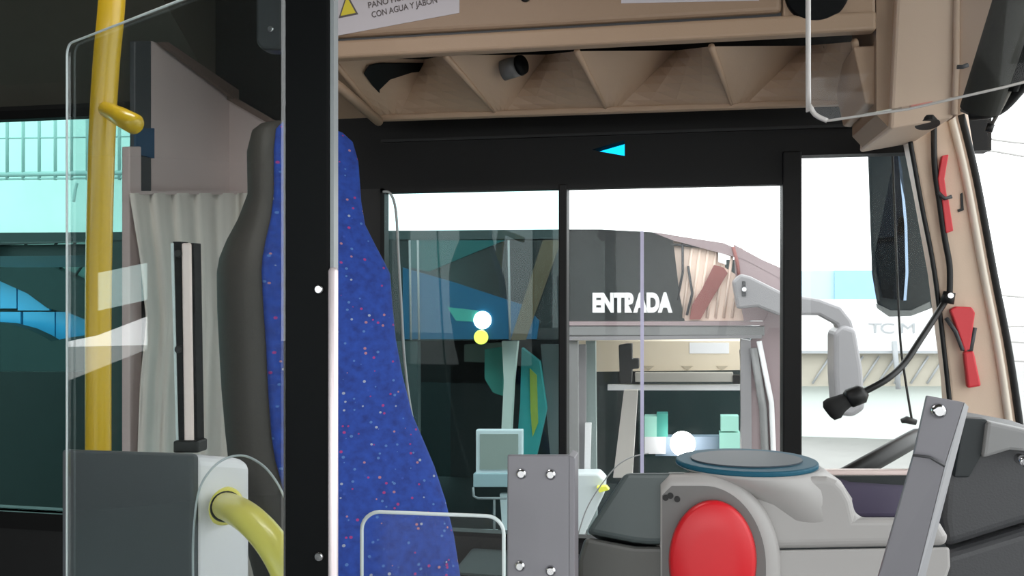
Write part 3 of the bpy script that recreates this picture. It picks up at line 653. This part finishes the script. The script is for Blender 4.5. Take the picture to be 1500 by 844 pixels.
# ------------------------------------------------------------------ microphone, cable, hammers
ym = 1.85
mic = thing('gooseneck_microphone', 'black gooseneck microphone hanging from the beige pillar', 'microphone', P(1388, 435, YP - .02))
MB().tube(smoothpath([P(1388, 436, YP - .02), P(1376, 455, YP - .03), P(1350, 495, 1.95), P(1325, 532, 1.9), P(1300, 555, 1.86), P(1270, 572, ym), P(1255, 580, ym)], 6), .0065, 12).build('gooseneck', M['rubber'], mic)
MB().tube([P(1268, 573, ym), P(1262, 577, ym), P(1244, 584, ym), P(1240, 586, ym)], [.010, .019, .019, .014], 20).build('switch_body', M['rubber'], mic)
MB().tube([P(1243, 585, ym), P(1230, 592, ym), P(1222, 598, ym), P(1214, 602, ym), P(1211, 604, ym)], [.014, .018, .023, .021, .012], 20).build('microphone_head', mat('mic_foam', (.012, .012, .012), .9, bump=.5, bs=900), mic)
MB().tube([P(1391, 428, YP - .02), P(1387, 444, YP - .02)], [.012, .014], 14).build('base_clip', M['rubber'], mic)
part_label(MB().disc(P(1392, 433, YP - .035), (0, -1, 0), .006, .004, 12).build('base_clip', M['chrome'], mic), 'chrome screw on the clip')
cb_ = tag(MB().tube(smoothpath([P(1368, 172, YP - .01), P(1369, 240, YP - .012), P(1377, 300, YP - .012), P(1384, 350, YP - .012), P(1391, 390, YP - .012), P(1391, 432, YP - .012)], 6), .0062, 10).build('microphone_cable', M['rubber']), 'black cable running down the beige pillar to the microphone', 'cable')
def hammer(top, label, upper):
    h = thing('emergency_hammer', label, 'hammer', P(*top[0], YP - .01), 'emergency hammers on the pillar')
    return h
h1 = hammer([(1415, 560)], 'red emergency hammer with wide head, lower on the beige pillar below the cable clip', False)
MB().prism(poly([(1392, 454), (1400, 449), (1424, 450), (1429, 458), (1426, 480), (1421, 513), (1413, 516), (1405, 490)], YP - .022), (0, .016, 0)).build('head', M['hammer'], h1, bevel=.003)
MB().prism(poly([(1412, 516), (1427, 514), (1438, 566), (1418, 569)], YP - .022), (0, .016, 0)).build('handle', M['hammer'], h1, bevel=.004)
part_label(MB().tube(poly([(1386, 466), (1400, 486), (1410, 512), (1422, 513), (1428, 480)], YP - .018), .0045, 8).build('holder', M['dash'], h1), 'grey holder')
h2 = hammer([(1392, 340)], 'thin red emergency hammer handle higher on the beige pillar beside the cable', True)
MB().prism(poly([(1380, 228), (1390, 226), (1384, 262), (1388, 290), (1378, 290), (1374, 262)], YP - .020), (0, .014, 0)).build('head', M['hammer'], h2, bevel=.002)
MB().prism(poly([(1380, 292), (1390, 292), (1397, 338), (1386, 342)], YP - .020), (0, .014, 0)).build('handle', M['hammer'], h2, bevel=.002)
part_label(MB().tube(poly([(1374, 282), (1384, 291), (1394, 288)], YP - .026), .004, 8).build('holder', M['dash'], h2), 'dark holder')
wp = thing('wiper_arm', 'thin dark rod with a small black hook seen through the quarter pane', 'wiper', P(1335, 622, 2.5))
MB().tube(smoothpath([P(1306, 190, YW + TH)] + poly([(1310, 300), (1314, 400), (1319, 500), (1326, 555), (1336, 617)], 2.5), 4), .0032, 8).build('arm', M['rubber'], wp)
MB().tube(poly([(1320, 617), (1328, 615), (1342, 619)], 2.5), [.006, .010, .008], 8).build('hook', M['rubber'], wp)
# exterior mirror outside the quarter window
mr = thing('side_mirror', 'large dark exterior mirror outside the front quarter window', 'mirror', P(1320, 460, 2.75))
YR2 = 2.75
MB().prism(poly([(1270, 222), (1345, 222), (1352, 280), (1362, 350), (1372, 430), (1366, 450), (1335, 462), (1305, 462), (1284, 448), (1276, 400)], YR2 + .01), (.03, .08, 0)).build('housing', M['mirrorcase'], mr, bevel=.012, seg=4)
gm = [P(a, b, YR2 + .002 + (1322 - a) * .0009) for a, b in [(1272, 226), (1315, 226), (1322, 330), (1322, 400), (1318, 440), (1288, 436), (1280, 400)]]
MB().prism([p + Vector((0, -.045 + .10 * (p.z - gm[4].z), 0)) for p in gm], (.01, .01, 0)).build('mirror_glass', mat('dark_mirror', (.16, .22, .30), .05, 1), mr)
part_label(MB().prism(poly([(1284, 445), (1305, 455), (1335, 455), (1362, 442), (1364, 450), (1335, 463), (1303, 464), (1286, 452)], YR2), (0, .01, 0)).build('lower_rim', mat('rim_grey', (.18, .2, .2), .3), mr), 'lighter lower rim')
MB().tube(smoothpath([P(1320, 225, YR2 + .05), P(1318, 190, YR2 + .04), P(1318, 150, YR2 - .1), P(1318, 120, YW + TH - .005)], 5), .018, 12).build('arm', M['rubber'], mr)

# ------------------------------------------------------------------ outside
setting('ground', MB().box((-30, YW + .3, -.42), (30, 40, -.36)).box((-30, -30, -.42), (30, YW + .3, -.36)), M['asphalt'])
NY = 4.2
nb = thing('neighbouring_bus', 'dark bus parked alongside, its entry door with white lettering seen through the windows', 'bus', (P(900, 700, NY).x, NY, -.36))
def np_(pts, y, dy, m, name, lab=None, bev=0, par=None):
    o = MB().prism(poly(pts, y), (0, dy, 0)).build(name, m, par or nb, bevel=bev)
    if lab: part_label(o, lab)
    return o
# side shell: header, pillars, sill; openings for windows and door
np_([(-420, 343), (560, 338), (830, 336), (830, 352), (-420, 356)], NY, .05, M['nbody'], 'roof_edge')
np_([(-420, 356), (-10, 352), (-10, 1000), (-420, 1200)], NY, .05, M['ndark'], 'side_panel')
np_([(126, 352), (560, 351), (560, 1000), (126, 1000)], NY, .05, M['nbody'], 'side_panel')
np_([(560, 351), (830, 350), (830, 497), (560, 500)], NY, .05, M['nblack'], 'side_panel', 'dark upper panel')
np_([(-10, 545), (126, 545), (126, 1000), (-10, 1000)], NY, .05, M['ndark'], 'side_panel')
np_([(560, 500), (612, 500), (612, 1000), (560, 1000)], NY, .05, M['nbody'], 'side_panel')
np_([(612, 786), (830, 786), (830, 1000), (612, 1000)], NY, .05, M['ndark'], 'side_panel')
hdr = np_([(830, 336), (880, 336), (955, 340), (985, 344), (1000, 470), (830, 470)], NY, .05, M['nblack'], 'door_header', 'black header over the entry door')
Xd = P(1150, 400, NY).x
text('lettering', 'ENTRADA', M['whitelet'], hdr, P(868, 456, NY - .004), P(985, 455, NY) - P(868, 455, NY), (0, 0, 1), .118, (P(985, 455, NY) - P(868, 455, NY)).length, .003, .007)
np_([(955, 340), (1060, 356), (1143, 392), (1162, 408), (1162, 418), (1090, 380), (985, 352)], NY - .004, .06, M['nmauve'], 'roof_edge', 'thin curved roof edge')
np_([(980, 350), (1062, 362), (1062, 392), (1090, 410), (1090, 470), (1003, 470)], NY + .02, .02, M['npeach'], 'curtain', 'peach pleated blind')
for i in range(7):
    x = 1000 + i * 12
    MB().tube(poly([(x + 14, 362), (x + 6, 420), (x, 466)], NY + .018), .007, 6).build('pleat', M['npeach'], nb)
np_([(1046, 388), (1060, 392), (1066, 400), (1042, 440), (1026, 468), (1010, 468), (1014, 446), (1028, 424)], NY + .004, .012, M['nbrown'], 'strap', 'brown red slanting strap')
MB().tube(poly([(1000, 352), (1000, 400), (992, 440)], NY + .005), .006, 6).build('cord', M['dash'], nb)
MB().tube(poly([(1008, 390), (1014, 430), (1006, 462)], NY + .005), .006, 6).build('cord', M['dash'], nb)
MB().tube(poly([(982, 358), (1056, 364)], NY + .005), .006, 6).build('cord', M['dash'], nb)
np_([(1052, 368), (1064, 368), (1064, 388), (1052, 384)], NY - .004, .01, M['white'], 'catch')
MB().prism(poly([(1075, 358), (1145, 396), (1165, 408), (1165, 470), (1090, 470), (1078, 410)], NY - .002), (0, .04, 0)).build('corner_panel', M['nmauve'], nb)
MB().tube(poly([(1074, 362), (1080, 385), (1083, 410)], NY - .006), .008, 6).build('corner_seam', M['nbrown'], nb)
# mirror arm
ma = MB().prism(poly([(1073, 412), (1085, 401), (1100, 405), (1150, 430), (1200, 438), (1232, 450), (1248, 470), (1256, 500), (1236, 515), (1226, 476), (1200, 462), (1140, 462), (1110, 450), (1080, 453)], NY - .16), (0, .10, 0)).build('mirror_arm', M['ngrey'], nb, bevel=.012)
part_label(MB().prism(poly([(1087, 412), (1092, 412), (1093, 434), (1087, 434)], NY - .165), (0, .01, 0)).build('slot', M['dash'], ma), 'dark slot with a screw')
MB().disc(P(1090, 424, NY - .166), (0, -1, 0), .010, .008, 12).build('screw', M['chrome'], ma)
MB().prism(poly([(1222, 488), (1236, 476), (1254, 482), (1264, 540), (1268, 600), (1250, 612), (1226, 608), (1222, 550)], NY - .20), (0, .2, 0)).build('mirror_head', M['ngrey'], nb, bevel=.02, seg=3)
# horizontal rails over the doorway
np_([(830, 471), (1120, 471), (1120, 477), (830, 477)], NY - .02, .05, M['nmauve'], 'door_rail', 'pale upper rail')
np_([(830, 478), (1120, 478), (1120, 492), (830, 492)], NY - .015, .05, M['nmid'], 'door_rail', 'dark middle rail', .004)
np_([(830, 493), (1116, 491), (1116, 496), (830, 499)], NY - .02, .04, M['ngrey'], 'door_rail', 'bright lower rail')
np_([(1085, 497), (1100, 499), (1104, 1000), (1087, 1000)], NY - .01, .06, M['ngrey'], 'door_post')
MB().prism([P(1100, 499, NY), P(1145, 430, NY - .02), P(1150, 1000, NY - .02), P(1104, 1000, NY)], (0, .04, 0)).build('corner_post', M['nmauve'], nb)
MB().tube(poly([(1104, 510), (1118, 600), (1122, 690), (1124, 900)], NY - .02), .018, 8).build('door_seal', M['nmid'], nb)
MB().tube(poly([(1112, 500), (1130, 590), (1134, 690), (1136, 900)], NY - .03), .012, 8).build('door_bar', M['white'], nb)
np_([(830, 500), (846, 500), (848, 1000), (830, 1000)], NY, .05, M['nmid'], 'door_post')
np_([(846, 505), (858, 505), (858, 1000), (848, 1000)], NY + .1, .03, M['ngrey'], 'door_post', 'grey green door leaf edge')
np_([(858, 500), (872, 500), (876, 1000), (862, 1000)], NY + .15, .05, mat('leaf_grey', (.25, .31, .30), .4), 'door_leaf')
# door leaf white strip
part_label(np_([(857, 620), (866, 620), (864, 692), (856, 692)], NY + .06, .02, M['white'], 'door_strip'), 'bright white strip')
# interior of the other bus
FY = NY + 2.4
def nbox(a, b, name, m, lab=None):
    o = MB().box(a, b).build(name, m, nb)
    if lab: part_label(o, lab)
    return o
xl = P(-420, 400, NY).x; xr = P(1145, 400, NY).x; zr0 = P(700, 345, NY).z
nbox((xl, NY + .05, zr0 - .08), (P(960, 400, NY).x, FY, zr0 - .02), 'roof', M['nbody'])
nbox((xl, NY + .06, -.1), (xr - .05, FY, 0.0), 'floor_panel', M['ndark'])
# far side wall with windows cut out
fz0, fz1 = P(900, 800, FY).z, P(900, 566, FY).z
far = MB()
xs = [xl - .6, P(-60, 400, FY).x, P(130, 400, FY).x, P(600, 400, FY).x, P(660, 400, FY).x, P(835, 400, FY).x, P(905, 400, FY).x, P(936, 400, FY).x, P(1084, 400, FY).x, xr]
far.box((xs[0], FY, -.36), (xs[8] + .1, FY + .05, fz0)); far.box((xs[2], FY, fz1), (xs[8], FY + .05, zr0 - .05))
far.box((xs[0], FY, P(60, 348, FY).z), (xs[2], FY + .05, zr0 + .06)) if P(60, 348, FY).z < zr0 + .06 else None
for a, b in ((0, 1), (2, 3), (4, 5), (6, 7)): far.box((xs[a], FY, fz0), (xs[b], FY + .05, zr0 - .05))
far.box((xs[8], FY, fz0), (xs[8] + .1, FY + .05, fz1))
far.build('far_wall', M['ndark'], nb)
for a, b in ((1, 2), (3, 4), (5, 6), (7, 8)): MB().box((xs[a], FY + .02, fz0), (xs[b], FY + .025, zr0 if a == 1 else fz1)).build('pane', M['bluetint'] if a != 5 else M['clear'], nb)
# beige console inside with scallops
yi = NY + .9
np_([(846, 500), (1092, 500), (1092, 542), (846, 545)], yi, .5, M['nbeige'], 'console', 'beige console over the doorway')
for i, x in enumerate((950, 1007, 1058)):
    MB().prism(poly([(x - 9, 536), (x + 9, 536), (x, 543)], yi - .004), (0, .02, 0)).build('console_pocket', mat('pocket_shade', (.50, .43, .32), .6) if i == 0 else bpy.data.materials['pocket_shade'], nb)  # shadowed scallops put in as darker triangles
part_label(np_([(1010, 502), (1068, 502), (1068, 518), (1010, 518)], yi - .003, .003, M['white'], 'sticker'), 'white sticker on the console')
np_([(930, 546), (1074, 546), (1074, 560), (930, 560)], yi - .05, .05, mat('bar_grey', (.42, .40, .36), .4), 'bar', 'grey bar below the console', .004)
np_([(1074, 550), (1090, 550), (1090, 562), (1074, 562)], yi - .06, .05, M['rubber'], 'bar_end')
np_([(890, 564), (1090, 564), (1090, 572), (890, 572)], yi - .02, .04, M['white'], 'window_rail', 'white rail over the far window')
np_([(906, 506), (918, 504), (926, 504), (926, 526), (936, 526), (936, 540), (926, 541), (925, 562), (908, 562)], NY + .1, .06, M['rubber'], 'clamp', 'black clamp hanging from the rail', .004)
np_([(914, 572), (934, 572), (926, 700), (898, 700)], NY + .5, .05, mat('post_cream', (.62, .58, .54), .5), 'inner_post', 'cream slanting post')
MB().tube(poly([(1092, 512), (1098, 600), (1100, 700)], NY + .3), .03, 8).build('inner_post', M['ngrey'], nb)
for a, b, c_, d_, m in ((944, 610, 962, 640, 'ngreenbox'), (1056, 610, 1082, 632, 'ngreenbox'), (944, 640, 975, 665, 'greylight'), (1054, 634, 1084, 662, 'ngreenbox'), (962, 606, 978, 640, 'nteal')):
    np_([(a, b), (c_, b), (c_, d_), (a, d_)], FY - .3, .1, M[m], 'far_seat_back')
np_([(960, 640), (1060, 640), (1060, 668), (960, 668)], FY - .25, .1, mat('slate_blue', (.20, .26, .34), .5), 'far_seat_back')
# left of the door: things seen through the teal pane
np_([(735, 500), (758, 500), (752, 560), (748, 640), (734, 640), (738, 560)], NY + .1, .05, mat('post_pale', (.62, .63, .58), .4), 'inner_post', 'pale curved post')
np_([(710, 512), (738, 508), (736, 580), (722, 575), (710, 555)], NY + .2, .05, M['nteal'], 'hanging_cloth', 'green hanging cloth')
np_([(764, 510), (790, 530), (800, 600), (785, 668), (756, 668), (762, 590)], NY + .25, .06, mat('teal_coat', (.05, .42, .42), .7, var=.3), 'hanging_cloth', 'turquoise hanging cloth')
np_([(776, 540), (786, 550), (788, 620), (780, 640), (777, 600)], NY + .24, .02, mat('lime_trim', (.45, .55, .08), .6), 'hanging_cloth', 'lime green edge')
np_([(792, 505), (826, 505), (826, 668), (806, 668)], NY + .3, .05, M['nmid'], 'inner_panel')
np_([(680, 505), (738, 502), (738, 532), (680, 530)], NY + .35, .04, mat('panel_dull', (.16, .18, .15), .6), 'inner_panel')
# orange-brown reflection streak and roller on the upper panel
np_([(590, 392), (660, 412), (770, 448), (790, 470), (786, 497), (590, 497)], NY - .005, .006, mat('blue_side_glass', (.012, .085, .17), .3), 'side_glass', 'blue side glass')  # glass colour and reflections painted together as flat blue
np_([(600, 352), (740, 352), (700, 368), (628, 398), (600, 392)], NY - .0045, .006, mat('teal_side_glass', (.015, .085, .085), .3), 'side_glass', 'teal side glass')  # reflections painted into the teal of the glass
np_([(655, 450), (700, 455), (700, 472), (668, 470)], NY - .007, .004, M['nteal'], 'side_patch', 'green patch')
for x in (600, 612, 745): MB().tube(poly([(x, 352), (x + 2, 498)], NY - .005), .006, 6).build('seam', M['nmid'], nb)
np_([(795, 352), (822, 352), (770, 498), (748, 498)], NY - .010, .008, mat('brown_band', (.085, .06, .03), .5), 'band', 'brown slanting band')  # the yellow pole's reflection, painted on as a streak
# screen, tray
np_([(697, 630), (765, 630), (765, 694), (697, 694)], NY - .12, .04, M['greylight'], 'monitor', 'pale framed monitor', .004)
np_([(703, 636), (759, 636), (759, 688), (703, 688)], NY - .125, .01, mat('monitor_face', (.36, .36, .33), .6), 'monitor_face')
np_([(693, 694), (765, 694), (765, 714), (693, 714)], NY - .14, .10, mat('tray_grey', (.42, .50, .54), .4), 'monitor_base', None, .004)
MB().tube(poly([(693, 714), (694, 727), (700, 730), (742, 730)], NY - .14), .006, 8).build('base_loop', M['ngrey'], nb)
MB().tube(poly([(724, 732), (724, 780)], NY - .1), .006, 8).build('stand', M['ngrey'], nb)
np_([(732, 724), (744, 724), (744, 780), (736, 780)], NY - .1, .03, M['greylight'], 'stand')
np_([(680, 777), (728, 778), (724, 785), (684, 785)], NY - .06, .03, M['white'], 'white_ledge')
np_([(838, 694), (876, 694), (886, 704), (884, 726), (854, 788), (838, 788)], NY - .1, .12, mat('door_pad', (.60, .66, .67), .4), 'door_pad', 'pale rounded door pad', .01)
np_([(874, 714), (888, 713), (892, 718), (878, 722)], NY - .14, .04, mat('yellow_tip', (.85, .85, .1), .4), 'pad_tip', 'yellow tip')
MB().tube(smoothpath(poly([(950, 664), (920, 672), (895, 692), (862, 740), (846, 786)], NY - .18), 5), .003, 6).build('wire', M['nmid'], nb)
l1 = tag(MB().disc(P(707, 469, NY - .006), (0, -1, 0), .043, .012, 28, bev=.004).build('round_lamp', M['lampw']), 'round white lamp lit on the side of the neighbouring bus', 'lamp')  # disc made to glow in place of a reflected lamp
l2 = tag(MB().disc(P(705, 494, NY - .006), (0, -1, 0), .035, .012, 28, bev=.004).build('round_lamp', M['lampy']), 'round yellow lamp just below the white lamp', 'lamp')  # second reflection, put in as a glowing yellow disc
l3 = tag(MB().disc(P(1000, 650, FY - .4), (0, -1, 0), .085, .03, 28, bev=.01).build('bright_lamp', M['lampg']), 'glaring white round lamp inside the neighbouring bus doorway', 'lamp')  # sun glint built as a glowing disc

fb = thing('far_bus', 'dark green bus side beyond the neighbouring bus, seen through its doorway', 'bus', (P(850, 700, FY + 1.2).x, FY + 1.2, -.36))
fa, fbx = P(400, 500, FY + 1.2).x, P(1100, 500, FY + 1.2).x; ftop = P(900, 430, FY + 1.2).z
MB().box((fa, FY + 1.2, -.36), (fbx, FY + 1.6, ftop)).build('body', M['ndark'], fb, bevel=.05)
for i in range(5):
    xx = fa + .2 + i * (fbx - fa) / 5; MB().box((xx, FY + 1.18, .75), (xx + (fbx - fa) / 5 - .3, FY + 1.2, 1.3)).build('window', mat('far_window', (.03, .10, .10), .1) if i == 0 else bpy.data.materials['far_window'], fb)
# white trailer with letters, far beyond
TY = 11.0
tk = thing('white_trailer', 'white trailer with grey letters parked beyond the side mirror', 'trailer', P(1300, 600, TY))
MB().prism(poly([(1120, 442), (1480, 442), (1480, 515), (1120, 515)], TY), (0, 2, 0)).build('box', M['white'], tk)
for ch, x in (('T', 1272), ('C', 1290), ('M', 1320)):
    text('lettering', ch, M['greylet'], tk, P(x, 488, TY - .01), (1, .0, 0), (0, 0, 1), .17, .15, .004)
part_label(MB().prism(poly([(1120, 517), (1480, 517), (1480, 566), (1120, 566)], TY + .1), (0, 1.6, 0)).build('side_cover', M['tarp'], tk), 'beige side cover')
MB().prism(poly([(1120, 514), (1480, 514), (1480, 518), (1120, 518)], TY - .02), (0, .05, 0)).build('rub_rail', M['greylet'], tk)
for i in range(8):
    x = 1190 + i * 24; MB().tube(poly([(x, 562), (x + 26, 522)], TY + .08), .012, 6).build('strap', M['greylet'], tk)
MB().tube(poly([(1310, 500), (1316, 570)], TY - .05), .03, 6).build('post', M['greylet'], tk)
MB().prism(poly([(1120, 566), (1480, 566), (1480, 720), (1120, 720)], TY + .3), (0, 1.2, 0)).build('lower_skirt', mat('skirt_pale', (.75, .82, .79), .5), tk)
BY = 20.0
bl = thing('pale_blue_building', 'low pale blue building far beyond the white trailer', 'building', P(1250, 520, BY))
MB().prism(poly([(1100, 398), (1223, 396), (1223, 560), (1100, 560)], BY), (0, 3, 0)).build('wall', mat('pale_blue_a', (.46, .62, .70), .6, var=.05), bl)
MB().prism(poly([(1223, 396), (1340, 396), (1340, 560), (1223, 560)], BY - .1), (0, 3, 0)).build('wall', mat('pale_blue_b', (.30, .55, .85), .6, var=.08), bl)
wl = thing('cable_fence', 'thin grey cables of a fence seen through the windscreen', 'fence', P(1500, 540, 9))
for pts_ in ([(1405, 428), (1460, 432), (1560, 440)], [(1405, 482), (1480, 478), (1580, 480)], [(1405, 488), (1480, 500), (1580, 505)], [(1405, 525), (1480, 528), (1580, 532)], [(1400, 190), (1460, 205), (1560, 215)], [(1400, 215), (1460, 222), (1560, 240)]):
    MB().tube(smoothpath(poly(pts_, 9), 4), .012, 6).build('cable', mat('cable_pale', (.45, .44, .43), .6) if 'cable_pale' not in bpy.data.materials else bpy.data.materials['cable_pale'], wl)
MB().tube([P(1570, 180, 9), Vector((P(1570, 180, 9).x, 9, -.36))], .04, 8).build('post', M['greylet'], wl)
MB().tube([P(1396, 180, 9), Vector((P(1396, 180, 9).x, 9, -.36))], .02, 8).build('post', M['greylet'], wl)

# depot hall on the left, seen through the tinted passenger window
HY = 12.0
hl = thing('depot_hall', 'pale depot hall with a railing, dark arch and blue windows beyond the passenger window', 'building', P(60, 600, HY))
def hp2(pts, y, dy, m, name, lab=None):
    o = MB().prism(poly(pts, y), (0, dy, 0)).build(name, m, hl)
    if lab: part_label(o, lab)
hp2([(-300, 60), (330, 60), (330, 342), (-300, 342)], HY, .3, M['hall'], 'upper_wall')
hp2([(-300, 342), (330, 342), (330, 420), (-300, 420)], HY + .02, .3, mat('hall_roof', (.17, .24, .22), .7, var=.1), 'roof_band', 'duller translucent roof band')
for x0, x1, b0, b1 in ((-60, 24, 396, 452), (26, 72, 412, 455), (-60, 30, 457, 505), (34, 80, 457, 505), (82, 125, 457, 505)):
    hp2([(x0, b0), (x1, b0), (x1, b1), (x0, b1)], HY - .02, .05, M['hallblue'], 'pane')
hp2([(-300, 420), (330, 420), (330, 900), (-300, 900)], HY + .04, .3, M['halldark'], 'lower_wall')
hp2([(-60, 352), (0, 362), (30, 378), (70, 388), (100, 402), (130, 420), (200, 470), (200, 500), (100, 458), (70, 452), (40, 430), (0, 412), (-60, 400)], HY - .3, .2, M['halldark'], 'arch', 'dark curved arch')
hp2([(-60, 356), (130, 350), (130, 354), (-60, 361)], HY - .25, .1, M['halldark'], 'truss')
for a in ((20, 386, 42, 352), (58, 390, 86, 352), (84, 400, 112, 352), (105, 412, 132, 372)): MB().tube(poly([(a[0], a[1]), (a[2], a[3])], HY - .2), .02, 6).build('truss', M['halldark'], hl)
hp2([(-60, 470), (10, 474), (40, 482), (62, 492), (75, 500), (95, 496), (130, 490), (200, 490), (200, 900), (-60, 900)], HY - .5, .2, M['halldark'], 'dark_mass', 'dark ragged outline below')
rl = thing('railing', 'pale grey upright railing bars before the depot hall', 'railing', P(60, 264, HY - 1))
for i in range(16):
    x = -60 + i * 23.5; MB().tube(poly([(x, 120), (x, 264)], HY - 1), .022, 6).build('bar', mat('rail_grey', (.30, .40, .38), .5) if i == 0 else bpy.data.materials['rail_grey'], rl)
for y, r in ((255, .035), (202, .012), (262, .015)): MB().tube(poly([(-80, y + 2), (320, y - 4)], HY - 1), r, 6).build('rail', bpy.data.materials['rail_grey'], rl)
hk = (MB().tube(smoothpath(poly([(113, 268), (110, 280), (108, 296)], HY - 1), 3), .02, 6).build('hook', bpy.data.materials['rail_grey'], rl))
